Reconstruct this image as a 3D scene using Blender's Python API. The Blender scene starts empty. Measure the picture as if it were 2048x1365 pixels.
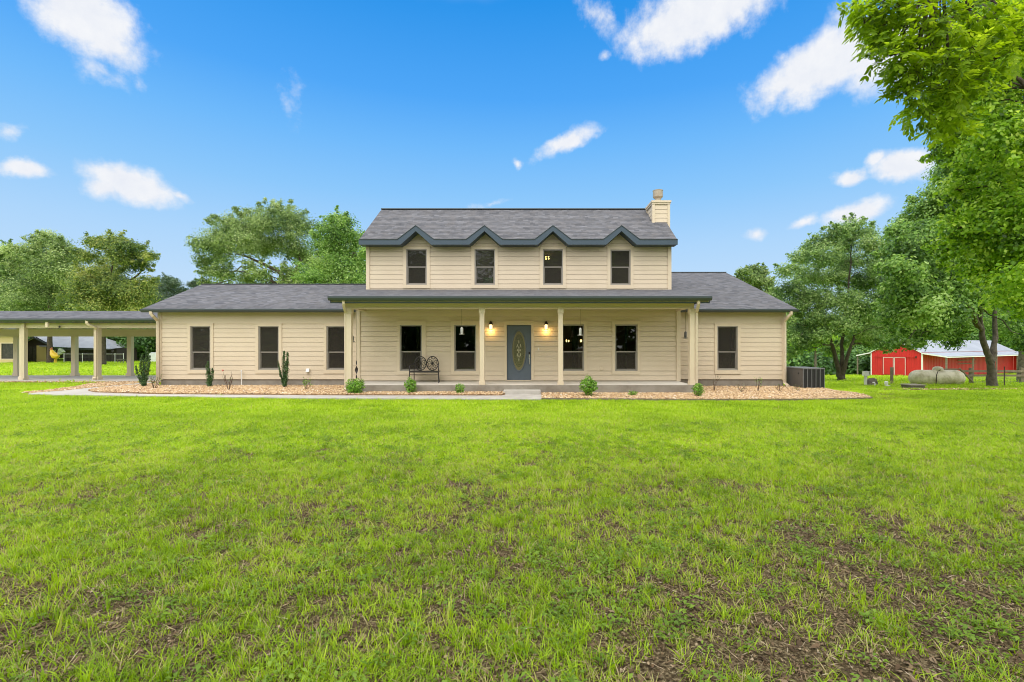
import bpy, math, random
import numpy as np
from mathutils import Vector
random.seed(7)
rng = np.random.default_rng(11)
S = bpy.context.scene
COL = S.collection
PI = math.pi
R = math.radians

# ------------------------------------------------------------------ camera
EYE, VX, HY, F = 1.65, 1060.0, 690.0, 960.0      # eye height, vanishing point and focal length of the photograph
cd = bpy.data.cameras.new('camera')
cam = bpy.data.objects.new('camera', cd); COL.objects.link(cam)
cam.location = (0, 0, EYE); cam.rotation_euler = (R(90), 0, 0)
cd.sensor_width = 36; cd.lens = F/2048*36
cd.shift_x = -(VX-1024)/2048; cd.shift_y = (HY-682.5)/2048
cd.clip_start = 0.05; cd.clip_end = 3000
S.camera = cam

def P(px, py, Y):            # what stands at a distance Y and is seen there
    return ((px-VX)*Y/F, Y, EYE+(HY-py)*Y/F)
def PX(px, Y): return (px-VX)*Y/F
def PZ(py, Y): return EYE+(HY-py)*Y/F

# ------------------------------------------------------------------ sky and sun
W = bpy.data.worlds.new('World'); S.world = W; W.use_nodes = True
wn, wl = W.node_tree.nodes, W.node_tree.links
wn.clear()
def wnode(t, **k):
    n = wn.new(t)
    for a, b in k.items(): setattr(n, a, b)
    return n
def wmath(op, a, b=None, c=None, clamp=False):
    n = wnode('ShaderNodeMath', operation=op); n.use_clamp = clamp
    for i, v in enumerate((a, b, c)):
        if v is None: continue
        if isinstance(v, (int, float)): n.inputs[i].default_value = v
        else: wl.new(v, n.inputs[i])
    return n.outputs[0]
SUN_EL, SUN_AZ = R(56), R(200)           # azimuth from +Y, clockwise
out = wnode('ShaderNodeOutputWorld'); bg = wnode('ShaderNodeBackground')
wl.new(bg.outputs[0], out.inputs[0])
sky = wnode('ShaderNodeTexSky', sky_type='NISHITA', sun_disc=False)
sky.sun_elevation = SUN_EL; sky.sun_rotation = SUN_AZ; sky.air_density = 1.0; sky.dust_density = 0.6; sky.ozone_density = 2.5
tc = wnode('ShaderNodeTexCoord')
sep = wnode('ShaderNodeSeparateXYZ'); wl.new(tc.outputs['Generated'], sep.inputs[0])
hyp = wmath('SQRT', wmath('ADD', wmath('MULTIPLY', sep.outputs[0], sep.outputs[0]), wmath('MULTIPLY', sep.outputs[1], sep.outputs[1])))
az = wmath('ARCTAN2', sep.outputs[0], sep.outputs[1]); el = wmath('ARCTAN2', sep.outputs[2], hyp)
# blue of the clear part by elevation
ramp = wnode('ShaderNodeValToRGB'); wl.new(wmath('DIVIDE', el, R(60)), ramp.inputs[0])
RAMP = [(0.0, (.68, .82, .96)), (.187, (.43, .69, 1.0)), (.28, (.27, .595, 1.0)), (.367, (.165, .505, 1.0)), (.45, (.08, .40, .97)), (.595, (.022, .305, .86)), (1.0, (.010, .21, .68))]
cr = ramp.color_ramp
cr.elements[0].position = RAMP[0][0]; cr.elements[0].color = (*RAMP[0][1], 1)
cr.elements[1].position = RAMP[-1][0]; cr.elements[1].color = (*RAMP[-1][1], 1)
for p_, c_ in RAMP[1:-1]:
    e = cr.elements.new(p_); e.color = (*c_, 1)
skym = wnode('ShaderNodeMix', data_type='RGBA', blend_type='MIX'); skym.inputs[0].default_value = 0.05
sks = wnode('ShaderNodeVectorMath', operation='SCALE'); wl.new(sky.outputs[0], sks.inputs[0]); sks.inputs['Scale'].default_value = 0.10
wl.new(ramp.outputs[0], skym.inputs[6]); wl.new(sks.outputs[0], skym.inputs[7])
# clouds: soft ellipses in azimuth / elevation broken up by noise
comb = wnode('ShaderNodeCombineXYZ'); wl.new(az, comb.inputs[0]); wl.new(el, comb.inputs[1])
nz = wnode('ShaderNodeTexNoise'); nz.inputs['Scale'].default_value = 9; nz.inputs['Detail'].default_value = 7; nz.inputs['Roughness'].default_value = .6
wl.new(comb.outputs[0], nz.inputs['Vector'])
nz2 = wnode('ShaderNodeTexNoise'); nz2.inputs['Scale'].default_value = 26; nz2.inputs['Detail'].default_value = 6; nz2.inputs['Roughness'].default_value = .62
wl.new(comb.outputs[0], nz2.inputs['Vector'])
wv = wnode('ShaderNodeVectorMath', operation='SUBTRACT'); wl.new(nz.outputs['Color'], wv.inputs[0]); wv.inputs[1].default_value = (.5, .5, .5)
wv2 = wnode('ShaderNodeVectorMath', operation='SCALE'); wl.new(wv.outputs[0], wv2.inputs[0]); wv2.inputs['Scale'].default_value = .05
wv3 = wnode('ShaderNodeVectorMath', operation='ADD'); wl.new(comb.outputs[0], wv3.inputs[0]); wl.new(wv2.outputs[0], wv3.inputs[1])
CLOUDS = [(165, 20, 130, 60, 25, 1.3), (215, 80, 75, 36, 35, 1.0), (205, 143, 62, 22, 8, .5), (275, 165, 16, 14, 0, .42), (45, 336, 55, 17, -4, 1.15), (260, 372, 92, 32, 8, 1.35),
          (205, 380, 45, 24, 0, 1.1), (355, 392, 26, 12, 10, .75), (1400, 28, 150, 46, -8, 1.35), (1340, 60, 60, 30, 15, .8), (1200, 40, 40, 22, 30, .55),
          (1650, 130, 130, 50, -8, 1.4), (1575, 160, 80, 28, -28, 1.0), (1850, 120, 120, 50, 0, 1.0), (1760, 110, 110, 60, 0, 1.2), (1690, 40, 45, 25, 0, .5), (1135, 285, 62, 16, -22, 1.0), (1810, 326, 75, 26, 6, 1.35), (1745, 318, 24, 14, 0, 1.0),
          (1705, 352, 30, 13, 0, 1.1), (1715, 420, 62, 22, -8, 1.25), (1605, 437, 32, 10, -8, .75), (1512, 467, 26, 12, 0, .7), (20, 262, 32, 12, -20, .5), (580, 200, 22, 40, 0, .3), (985, 408, 40, 6, -8, .35), (1205, 110, 12, 8, 0, .5), (1034, 322, 10, 7, 0, .5)]
acc = None
for (px, py, rx, ry, an, wgt) in CLOUDS:
    a0 = math.atan((px-VX)/F); e0 = math.atan((HY-py)/math.hypot(F, px-VX))
    k = math.cos(a0)
    mp = wnode('ShaderNodeMapping', vector_type='TEXTURE')
    mp.inputs['Location'].default_value = (a0, e0, 0); mp.inputs['Rotation'].default_value = (0, 0, -R(an))
    mp.inputs['Scale'].default_value = (max(rx/F*k*k, .004)*1.42, max(ry/F*k, .003)*1.42, 1)
    wl.new(wv3.outputs[0], mp.inputs['Vector'])
    ln = wnode('ShaderNodeVectorMath', operation='LENGTH'); wl.new(mp.outputs[0], ln.inputs[0])
    v = wmath('MULTIPLY', wmath('SUBTRACT', 1.0, ln.outputs['Value']), wgt)
    acc = v if acc is None else wmath('MAXIMUM', acc, v)
body = wmath('ADD', acc, wmath('MULTIPLY', wmath('SUBTRACT', nz2.outputs[0], .5), 1.1))
msk = wnode('ShaderNodeMapRange', interpolation_type='SMOOTHSTEP'); wl.new(body, msk.inputs[0])
msk.inputs[1].default_value = .03; msk.inputs[2].default_value = .78
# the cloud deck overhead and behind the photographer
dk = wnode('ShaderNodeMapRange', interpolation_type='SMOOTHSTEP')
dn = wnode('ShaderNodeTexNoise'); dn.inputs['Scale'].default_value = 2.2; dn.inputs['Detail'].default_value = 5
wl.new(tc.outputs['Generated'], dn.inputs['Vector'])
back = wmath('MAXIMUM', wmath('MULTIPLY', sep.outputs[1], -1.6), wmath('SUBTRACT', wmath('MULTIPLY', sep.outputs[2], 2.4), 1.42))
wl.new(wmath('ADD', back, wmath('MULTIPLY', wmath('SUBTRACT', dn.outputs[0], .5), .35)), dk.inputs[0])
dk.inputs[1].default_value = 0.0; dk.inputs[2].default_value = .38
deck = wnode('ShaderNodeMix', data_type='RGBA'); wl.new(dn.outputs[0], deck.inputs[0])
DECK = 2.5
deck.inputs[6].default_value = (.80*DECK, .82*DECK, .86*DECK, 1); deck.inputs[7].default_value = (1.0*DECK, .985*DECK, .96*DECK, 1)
mix1 = wnode('ShaderNodeMix', data_type='RGBA'); wl.new(msk.outputs[0], mix1.inputs[0]); wl.new(skym.outputs[2], mix1.inputs[6])
cw = wnode('ShaderNodeMix', data_type='RGBA'); wl.new(nz2.outputs[0], cw.inputs[0]); cw.inputs[6].default_value = (.74, .79, .90, 1); cw.inputs[7].default_value = (1.0, 1.0, 1.0, 1)
wl.new(cw.outputs[2], mix1.inputs[7])
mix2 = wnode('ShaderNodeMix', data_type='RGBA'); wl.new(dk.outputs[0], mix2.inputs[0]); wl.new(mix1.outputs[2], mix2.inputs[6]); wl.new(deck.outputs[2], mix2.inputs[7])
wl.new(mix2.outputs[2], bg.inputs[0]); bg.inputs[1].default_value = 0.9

sd = bpy.data.lights.new('sun', 'SUN'); sun = bpy.data.objects.new('sun', sd); COL.objects.link(sun)
sd.energy = 1.4; sd.angle = R(30); sd.color = (1, .96, .90)
sdir = Vector((math.sin(SUN_AZ)*math.cos(SUN_EL), math.cos(SUN_AZ)*math.cos(SUN_EL), math.sin(SUN_EL)))
sun.rotation_euler = (-sdir).to_track_quat('-Z', 'Y').to_euler()
S.view_settings.view_transform = 'Standard'; S.view_settings.look = 'None'
S.view_settings.exposure = 0.15; S.view_settings.gamma = 1
S.cycles.max_bounces = 8; S.cycles.transparent_max_bounces = 16
S.cycles.diffuse_bounces = 3; S.cycles.transmission_bounces = 4; S.cycles.glossy_bounces = 3
S.cycles.use_denoising = True; S.cycles.denoising_prefilter = 'ACCURATE'; S.cycles.pixel_filter_type = 'BLACKMAN_HARRIS'; S.cycles.filter_width = 1.0; S.cycles.sample_clamp_direct = 12
S.cycles.sample_clamp_indirect = 4

# ------------------------------------------------------------------ helpers
class MB:
    def __init__(s): s.v = []; s.f = []; s.uv = []; s.m = []; s.mi = 0
    def add(s, vs, fs, uv=None):
        o = len(s.v); s.v += [tuple(p) for p in vs]
        for f in fs:
            s.f.append([o+i for i in f]); s.m.append(s.mi)
            s.uv.append([uv[i] for i in f] if uv else None)
    def quad(s, a, b, c, d, uv=None): s.add([a, b, c, d], [(0, 1, 2, 3)], uv)
    def box(s, x0, x1, y0, y1, z0, z1):
        x0, x1 = min(x0, x1), max(x0, x1); y0, y1 = min(y0, y1), max(y0, y1); z0, z1 = min(z0, z1), max(z0, z1)
        s.add([(x0, y0, z0), (x1, y0, z0), (x1, y1, z0), (x0, y1, z0), (x0, y0, z1), (x1, y0, z1), (x1, y1, z1), (x0, y1, z1)],
              [(3, 2, 1, 0), (4, 5, 6, 7), (0, 1, 5, 4), (1, 2, 6, 5), (2, 3, 7, 6), (3, 0, 4, 7)])
    def prism(s, poly, z0, z1):             # polygon in plan (counter-clockwise)
        n = len(poly)
        s.add([(x, y, z0) for x, y in poly]+[(x, y, z1) for x, y in poly],
              [tuple(range(n-1, -1, -1)), tuple(range(n, 2*n))]+[(i, (i+1) % n, n+(i+1) % n, n+i) for i in range(n)])
    def extr(s, poly, y0, y1):              # polygon in elevation (x, z)
        n = len(poly)
        s.add([(x, y0, z) for x, z in poly]+[(x, y1, z) for x, z in poly],
              [tuple(range(n)), tuple(range(2*n-1, n-1, -1))]+[(i, n+i, n+(i+1) % n, (i+1) % n) for i in range(n)])
    def tube(s, pts, r, n=8, cap=True):
        pts = [Vector(p) for p in pts]; rs = r if isinstance(r, (list, tuple)) else [r]*len(pts)
        o = len(s.v); up = Vector((.13, .29, .95)); prev = None
        for i, p in enumerate(pts):
            t = (pts[min(i+1, len(pts)-1)]-pts[max(i-1, 0)])
            t = t.normalized() if t.length > 1e-9 else Vector((0, 0, 1))
            a = prev-t*prev.dot(t) if prev is not None else t.cross(up)
            if a.length < 1e-5: a = t.cross(Vector((1, 0, 0)))
            a.normalize(); b = t.cross(a); prev = a
            for k in range(n):
                q = p+(a*math.cos(2*PI*k/n)+b*math.sin(2*PI*k/n))*rs[i]; s.v.append(tuple(q))
        for i in range(len(pts)-1):
            for k in range(n):
                s.f.append([o+i*n+k, o+i*n+(k+1) % n, o+(i+1)*n+(k+1) % n, o+(i+1)*n+k]); s.m.append(s.mi); s.uv.append(None)
        if cap:
            s.f.append([o+k for k in range(n-1, -1, -1)]); s.m.append(s.mi); s.uv.append(None)
            e = o+(len(pts)-1)*n; s.f.append([e+k for k in range(n)]); s.m.append(s.mi); s.uv.append(None)
    def lathe(s, c, prof, n=20, axis='z'):   # prof: (radius, offset)
        o = len(s.v)
        for r_, h in prof:
            for k in range(n):
                a = 2*PI*k/n; u, w = r_*math.cos(a), r_*math.sin(a)
                s.v.append((c[0]+u, c[1]+w, c[2]+h) if axis == 'z' else (c[0]+h, c[1]+u, c[2]+w) if axis == 'x' else (c[0]+u, c[1]+h, c[2]+w))
        for i in range(len(prof)-1):
            for k in range(n):
                s.f.append([o+i*n+k, o+i*n+(k+1) % n, o+(i+1)*n+(k+1) % n, o+(i+1)*n+k]); s.m.append(s.mi); s.uv.append(None)
        s.f.append([o+k for k in range(n-1, -1, -1)]); s.m.append(s.mi); s.uv.append(None)
        e = o+(len(prof)-1)*n; s.f.append([e+k for k in range(n)]); s.m.append(s.mi); s.uv.append(None)
    def build(s, name, mat, parent=None, local=False, smooth=False, bevel=0):
        me = bpy.data.meshes.new(name)
        off = Vector((0, 0, 0))
        if parent is not None and not local: off = wpos(parent)
        me.from_pydata([tuple(Vector(p)-off) for p in s.v], [], s.f)
        mats = mat if isinstance(mat, (list, tuple)) else [mat]
        for m in mats: me.materials.append(m)
        for i, pl in enumerate(me.polygons): pl.material_index = s.m[i]; pl.use_smooth = smooth
        if any(u is not None for u in s.uv):
            ul = me.uv_layers.new(name='UVMap'); j = 0
            for f, u in zip(s.f, s.uv):
                for i in range(len(f)):
                    if u is not None: ul.data[j].uv = u[i]
                    j += 1
        me.update()
        o = bpy.data.objects.new(name, me); COL.objects.link(o)
        if parent is not None: o.parent = parent
        if bevel:
            b = o.modifiers.new('bevel', 'BEVEL'); b.width = bevel; b.segments = 2; b.limit_method = 'ANGLE'
        if smooth and not bevel:
            try: me.set_sharp_from_angle(angle=R(40))
            except Exception: pass
        return o
def wpos(o):
    v = Vector((0, 0, 0))
    while o is not None: v = v+o.location; o = o.parent
    return v
def tag(o, label=None, cat=None, group=None, kind=None):
    if label: o['label'] = label
    if cat: o['category'] = cat
    if group: o['group'] = group
    if kind: o['kind'] = kind
    return o
def thing(name, label, cat, loc=(0, 0, 0), rz=0, group=None):
    o = bpy.data.objects.new(name, None); COL.objects.link(o)
    o.location = loc; o.rotation_euler = (0, 0, rz); o.empty_display_size = .2
    return tag(o, label, cat, group)
def copy_tree(o, parent=None):
    c = o.copy(); COL.objects.link(c)
    if parent is not None: c.parent = parent
    for ch in list(o.children): copy_tree(ch, c)
    return c

# ---- noise in numpy
def _hash(ix, iy, seed):
    h = (ix.astype(np.int64)*374761393+iy.astype(np.int64)*668265263+seed*1442695041) & 0x7fffffff
    h = (h ^ (h >> 13))*1274126177 & 0x7fffffff
    return ((h ^ (h >> 16)) & 0xffff)/65535.0
def vnoise(x, y, seed=0):
    ix, iy = np.floor(x), np.floor(y); fx, fy = x-ix, y-iy
    fx = fx*fx*(3-2*fx); fy = fy*fy*(3-2*fy)
    a = _hash(ix, iy, seed); b = _hash(ix+1, iy, seed); c = _hash(ix, iy+1, seed); d = _hash(ix+1, iy+1, seed)
    return (a*(1-fx)+b*fx)*(1-fy)+(c*(1-fx)+d*fx)*fy
def fbm(x, y, sc, octv=4, seed=0):
    t = 0; amp = .5; tot = 0
    for i in range(octv):
        t = t+amp*vnoise(x/sc*2**i+17.3*i, y/sc*2**i-9.1*i, seed+i); tot += amp; amp *= .55
    return t/tot
def sstep(a, b, x):
    t = np.clip((x-a)/(b-a), 0, 1); return t*t*(3-2*t)
def inpoly(poly, x, y):
    r = np.zeros(x.shape, bool); n = len(poly)
    for i in range(n):
        x0, y0 = poly[i]; x1, y1 = poly[(i+1) % n]
        if y0 == y1: continue
        c = ((y0 > y) != (y1 > y)) & (x < (x1-x0)*(y-y0)/(y1-y0)+x0); r ^= c
    return r

# ---- materials
def mat(name, base=(.5, .5, .5), rough=.6, spec=.4, metal=0, noise=None, bump=None, coat=0):
    m = bpy.data.materials.new(name); m.use_nodes = True
    nt = m.node_tree; b = nt.nodes['Principled BSDF']
    b.inputs['Base Color'].default_value = (*base, 1); b.inputs['Roughness'].default_value = rough
    b.inputs['Specular IOR Level'].default_value = spec; b.inputs['Metallic'].default_value = metal; b.inputs['Coat Weight'].default_value = coat
    t = None
    if noise or bump:
        t = nt.nodes.new('ShaderNodeTexCoord')
    if noise:                                   # (scale, other colour, low, high)
        sc, c2, lo, hi = noise
        n = nt.nodes.new('ShaderNodeTexNoise'); n.inputs['Detail'].default_value = 6; n.inputs['Scale'].default_value = sc; n.inputs['Roughness'].default_value = .65
        nt.links.new(t.outputs['Object'], n.inputs['Vector'])
        mr = nt.nodes.new('ShaderNodeMapRange'); mr.inputs[1].default_value = lo; mr.inputs[2].default_value = hi
        nt.links.new(n.outputs[0], mr.inputs[0])
        mx = nt.nodes.new('ShaderNodeMix'); mx.data_type = 'RGBA'; mx.inputs[6].default_value = (*base, 1); mx.inputs[7].default_value = (*c2, 1)
        nt.links.new(mr.outputs[0], mx.inputs[0]); nt.links.new(mx.outputs[2], b.inputs['Base Color'])
    if bump:
        sc, st, dist = bump
        n = nt.nodes.new('ShaderNodeTexNoise'); n.inputs['Detail'].default_value = 6; n.inputs['Scale'].default_value = sc
        nt.links.new(t.outputs['Object'], n.inputs['Vector'])
        bp = nt.nodes.new('ShaderNodeBump'); bp.inputs['Strength'].default_value = st; bp.inputs['Distance'].default_value = dist
        nt.links.new(n.outputs[0], bp.inputs['Height']); nt.links.new(bp.outputs[0], b.inputs['Normal'])
    return m
def emit(name, col, st):
    m = bpy.data.materials.new(name); m.use_nodes = True; b = m.node_tree.nodes['Principled BSDF']
    b.inputs['Base Color'].default_value = (.8, .7, .5, 1)
    b.inputs['Emission Color'].default_value = (*col, 1); b.inputs['Emission Strength'].default_value = st
    return m
def leafmat(name, stops, transl=.35, attr='vary', rough=.45, inst=None, spec=.35):
    m = bpy.data.materials.new(name); m.use_nodes = True
    nt = m.node_tree; nt.nodes.remove(nt.nodes['Principled BSDF']); o = nt.nodes['Material Output']
    a = nt.nodes.new('ShaderNodeAttribute'); a.attribute_name = attr
    src = a.outputs['Fac']
    if inst:
        ai = nt.nodes.new('ShaderNodeAttribute'); ai.attribute_type = 'INSTANCER'; ai.attribute_name = inst
        ad = nt.nodes.new('ShaderNodeMath'); ad.operation = 'MULTIPLY_ADD'; ad.inputs[1].default_value = .45
        nt.links.new(src, ad.inputs[0])
        ml = nt.nodes.new('ShaderNodeMath'); ml.operation = 'MULTIPLY'; ml.inputs[1].default_value = .55; nt.links.new(ai.outputs['Fac'], ml.inputs[0])
        nt.links.new(ml.outputs[0], ad.inputs[2]); src = ad.outputs[0]
    rp = nt.nodes.new('ShaderNodeValToRGB'); nt.links.new(src, rp.inputs[0])
    e = rp.color_ramp.elements
    e[0].position = stops[0][0]; e[0].color = (*stops[0][1], 1); e[1].position = stops[-1][0]; e[1].color = (*stops[-1][1], 1)
    for p_, c_ in stops[1:-1]: k = e.new(p_); k.color = (*c_, 1)
    b = nt.nodes.new('ShaderNodeBsdfPrincipled'); b.inputs['Roughness'].default_value = rough; b.inputs['Specular IOR Level'].default_value = spec
    t = nt.nodes.new('ShaderNodeBsdfTranslucent')
    hs = nt.nodes.new('ShaderNodeHueSaturation'); hs.inputs['Value'].default_value = 1.35; hs.inputs['Saturation'].default_value = 1.05; hs.inputs['Hue'].default_value = .488
    nt.links.new(rp.outputs[0], b.inputs['Base Color']); nt.links.new(rp.outputs[0], hs.inputs['Color']); nt.links.new(hs.outputs[0], t.inputs[0])
    mx = nt.nodes.new('ShaderNodeMixShader'); mx.inputs[0].default_value = transl
    nt.links.new(b.outputs[0], mx.inputs[1]); nt.links.new(t.outputs[0], mx.inputs[2]); nt.links.new(mx.outputs[0], o.inputs[0])
    return m
def shingles(name, c1, c2, c3):
    m = mat(name, c1, .9, .2); nt = m.node_tree; b = nt.nodes['Principled BSDF']
    uv = nt.nodes.new('ShaderNodeUVMap'); uv.uv_map = 'UVMap'
    br = nt.nodes.new('ShaderNodeTexBrick'); nt.links.new(uv.outputs[0], br.inputs['Vector'])
    br.inputs['Scale'].default_value = 1; br.inputs['Brick Width'].default_value = .21; br.inputs['Row Height'].default_value = .142
    br.inputs['Mortar Size'].default_value = 0; br.inputs['Mortar Smooth'].default_value = .4; br.inputs['Bias'].default_value = 0
    br.offset = .37; br.offset_frequency = 2
    br.inputs['Color1'].default_value = (*c1, 1); br.inputs['Color2'].default_value = (*c2, 1); br.inputs['Mortar'].default_value = (.028, .028, .032, 1)
    n = nt.nodes.new('ShaderNodeTexNoise'); n.inputs['Scale'].default_value = 2.6; n.inputs['Detail'].default_value = 8; n.inputs['Roughness'].default_value = .75
    nt.links.new(uv.outputs[0], n.inputs['Vector'])
    mr = nt.nodes.new('ShaderNodeMapRange'); mr.inputs[1].default_value = .42; mr.inputs[2].default_value = .68; nt.links.new(n.outputs[0], mr.inputs[0])
    mx = nt.nodes.new('ShaderNodeMix'); mx.data_type = 'RGBA'; nt.links.new(mr.outputs[0], mx.inputs[0]); nt.links.new(br.outputs[0], mx.inputs[6]); mx.inputs[7].default_value = (*c3, 1)
    n3 = nt.nodes.new('ShaderNodeTexNoise'); n3.inputs['Scale'].default_value = 7; n3.inputs['Detail'].default_value = 6
    mp = nt.nodes.new('ShaderNodeMapping'); mp.inputs['Scale'].default_value = (.5, 2.2, 1); nt.links.new(uv.outputs[0], mp.inputs[0]); nt.links.new(mp.outputs[0], n3.inputs['Vector'])
    mr3 = nt.nodes.new('ShaderNodeMapRange'); mr3.inputs[1].default_value = .3; mr3.inputs[2].default_value = .7; mr3.inputs[3].default_value = .75; mr3.inputs[4].default_value = 1.25; nt.links.new(n3.outputs[0], mr3.inputs[0])
    ml = nt.nodes.new('ShaderNodeVectorMath'); ml.operation = 'SCALE'; nt.links.new(mx.outputs[2], ml.inputs[0]); nt.links.new(mr3.outputs[0], ml.inputs['Scale'])
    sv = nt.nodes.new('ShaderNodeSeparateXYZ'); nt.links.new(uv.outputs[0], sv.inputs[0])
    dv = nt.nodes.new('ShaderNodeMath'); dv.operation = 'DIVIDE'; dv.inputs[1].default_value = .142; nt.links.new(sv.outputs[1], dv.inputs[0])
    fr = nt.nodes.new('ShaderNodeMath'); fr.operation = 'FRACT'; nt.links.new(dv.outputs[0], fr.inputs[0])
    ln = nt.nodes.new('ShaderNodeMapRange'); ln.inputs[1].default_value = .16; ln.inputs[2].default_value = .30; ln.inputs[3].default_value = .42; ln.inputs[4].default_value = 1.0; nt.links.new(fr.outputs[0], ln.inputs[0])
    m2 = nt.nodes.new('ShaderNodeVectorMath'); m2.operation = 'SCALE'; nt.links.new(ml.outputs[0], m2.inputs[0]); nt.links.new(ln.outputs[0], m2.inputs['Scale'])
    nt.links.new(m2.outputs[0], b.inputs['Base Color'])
    bp = nt.nodes.new('ShaderNodeBump'); bp.inputs['Strength'].default_value = .5; bp.inputs['Distance'].default_value = .012; bp.invert = True
    nt.links.new(fr.outputs[0], bp.inputs['Height']); nt.links.new(bp.outputs[0], b.inputs['Normal'])
    return m
def glassmat(name, tint=(.55, .6, .55), ior=1.5):
    m = bpy.data.materials.new(name); m.use_nodes = True; nt = m.node_tree
    nt.nodes.remove(nt.nodes['Principled BSDF']); o = nt.nodes['Material Output']
    tr = nt.nodes.new('ShaderNodeBsdfTransparent'); tr.inputs[0].default_value = (*tint, 1)
    gl = nt.nodes.new('ShaderNodeBsdfGlossy'); gl.inputs['Roughness'].default_value = .015
    fr = nt.nodes.new('ShaderNodeFresnel'); fr.inputs[0].default_value = ior
    mx = nt.nodes.new('ShaderNodeMixShader'); nt.links.new(fr.outputs[0], mx.inputs[0]); nt.links.new(tr.outputs[0], mx.inputs[1]); nt.links.new(gl.outputs[0], mx.inputs[2]); nt.links.new(mx.outputs[0], o.inputs[0])
    return m

M = {}
M['siding'] = mat('tan_siding', (.655, .552, .41), .55, .3, noise=(1.3, (.615, .512, .372), .35, .75))
M['trim'] = mat('tan_trim', (.66, .555, .405), .5, .35, noise=(2, (.625, .52, .375), .4, .8))
M['frame'] = mat('taupe_vinyl', (.31, .285, .245), .4, .4)
M['glass'] = glassmat('window_glass')
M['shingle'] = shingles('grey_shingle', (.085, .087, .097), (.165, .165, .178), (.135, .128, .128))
M['gutter'] = mat('dark_gutter', (.055, .072, .075), .35, .5)
M['fascia'] = mat('blue_grey_fascia', (.052, .08, .108), .45, .4)
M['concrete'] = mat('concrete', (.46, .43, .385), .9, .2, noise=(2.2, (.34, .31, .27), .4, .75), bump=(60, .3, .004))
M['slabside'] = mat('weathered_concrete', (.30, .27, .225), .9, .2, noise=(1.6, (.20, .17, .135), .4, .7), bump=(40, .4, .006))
M['dark'] = mat('interior_plaster', (.42, .36, .27), .9, .1)
M['roomlight'] = mat('room_wall', (.30, .26, .20), .9, .1)
M['blind'] = mat('blind_slat', (.40, .36, .29), .6, .3)
M['curtain'] = mat('curtain', (.10, .085, .06), .9, .1)
M['door'] = mat('slate_blue_door', (.105, .13, .16), .4, .4, noise=(2, (.09, .112, .14), .4, .7))
M['metal'] = mat('black_metal', (.035, .030, .028), .4, .5, metal=.4)
M['steel'] = mat('steel', (.55, .54, .52), .35, .5, metal=.9)
M['white'] = mat('white_paint', (.78, .77, .74), .5, .4, noise=(4, (.68, .67, .63), .4, .8))
M['bronze'] = mat('bronze_lamp', (.03, .02, .015), .45, .5, metal=.5)
M['glow'] = emit('lit_glass', (1.0, .70, .34), 2.2)
M['bulb'] = emit('lit_bulb', (1.0, .62, .22), 9)
M['wood'] = mat('grey_wood', (.23, .19, .145), .85, .2, noise=(6, (.15, .115, .085), .35, .7))
M['bark'] = mat('bark', (.115, .092, .072), .95, .15, noise=(5, (.06, .047, .037), .35, .65), bump=(14, .9, .04))
M['palebark'] = mat('pale_bark', (.17, .145, .115), .95, .15, noise=(6, (.085, .07, .055), .35, .65), bump=(16, .8, .04))
M['pinkwhite'] = mat('chalky_white', (.66, .50, .47), .6, .3)
M['red'] = mat('red_metal', (.56, .022, .02), .5, .4, noise=(.7, (.47, .02, .018), .4, .7))
M['tin'] = mat('tin_roof', (.34, .355, .38), .5, .4, noise=(.6, (.26, .27, .30), .4, .7))

# ------------------------------------------------------------------ terrain
def ground(x, y):
    x = np.asarray(x, float); y = np.asarray(y, float)
    w = sstep(6, 14, x)
    yy = np.minimum(y, 80)
    g = -(0.017*np.maximum(0, yy-24)*(1-w)+0.05*np.maximum(0, yy-17.5)*w)
    g = g+(fbm(x, y, 2.2, 3, 5)-.5)*.07*(1-sstep(11, 14, y))
    return g
def gz(x, y): return float(ground(np.array([x]), np.array([y]))[0])
def GP(px, py, z=.06):                      # plan position of a mark on level ground of height z
    Y = (EYE-z)*F/(py-HY); return (PX(px, Y), Y)
# outlines in plan
PATH = [GP(*p) for p in [(1083, 797.6), (1000, 797.6), (640, 796), (320, 792), (120, 789.3), (55, 788), (70, 785.5), (120, 782), (190, 775), (250, 769.5), (297, 764.6), (318, 766.3), (262, 771.5), (205, 776), (176, 780), (190, 783.4), (300, 786.7), (640, 789.2), (1003, 789.6), (1003, 786.6), (1083, 786.6)]]
BED_L = [GP(*p, .08) for p in [(1003, 790.2), (640, 789.8), (300, 787.3), (190, 784), (176, 780.5), (205, 776.4), (262, 771.9), (309, 767.5)]]+[(-14.15, 18.35), (-6.3, 18.35), (-6.1, 15.9), (-.6, 15.9)]
BED_R = [GP(*p, .05) for p in [(1084, 797.2), (1400, 799.3), (1600, 799), (1700, 797.6), (1742, 796), (1728, 790), (1700, 785.5), (1668, 782)]]+[(11.05, 18.6), (9.8, 18.6), (9.7, 18.35), (5.6, 18.35), (5.45, 15.9), (.38, 15.9)]
STRIP = [GP(*p, .03) for p in [(66, 787), (118, 783), (188, 776), (248, 770.5), (290, 766.5), (262, 764.5), (200, 766), (175, 768), (150, 774), (90, 781), (40, 786)]]
STRIP2 = [(-30, 20.75), (-17, 20.75), (-15.5, 20.6), (-15.5, 21.05), (-30, 21.05)]
SLABS = [[(-30, 20.95), (-14.2, 20.95), (-14.2, 24.3), (-30, 24.3)], [(-14.25, 18.3), (9.9, 18.3), (9.9, 31), (-14.25, 31)], [(-6.1, 15.75), (5.45, 15.75), (5.45, 18.5), (-6.1, 18.5)]]
SPOTS = [(15.2, 17.9, 2.3, .5), (17.5, 18.3, 1.8, .45), (15.5, 21.5, 1.5, .5), (10.9, 14.9, 1.2, .5), (11.9, 16.0, .9, .4)]
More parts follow.
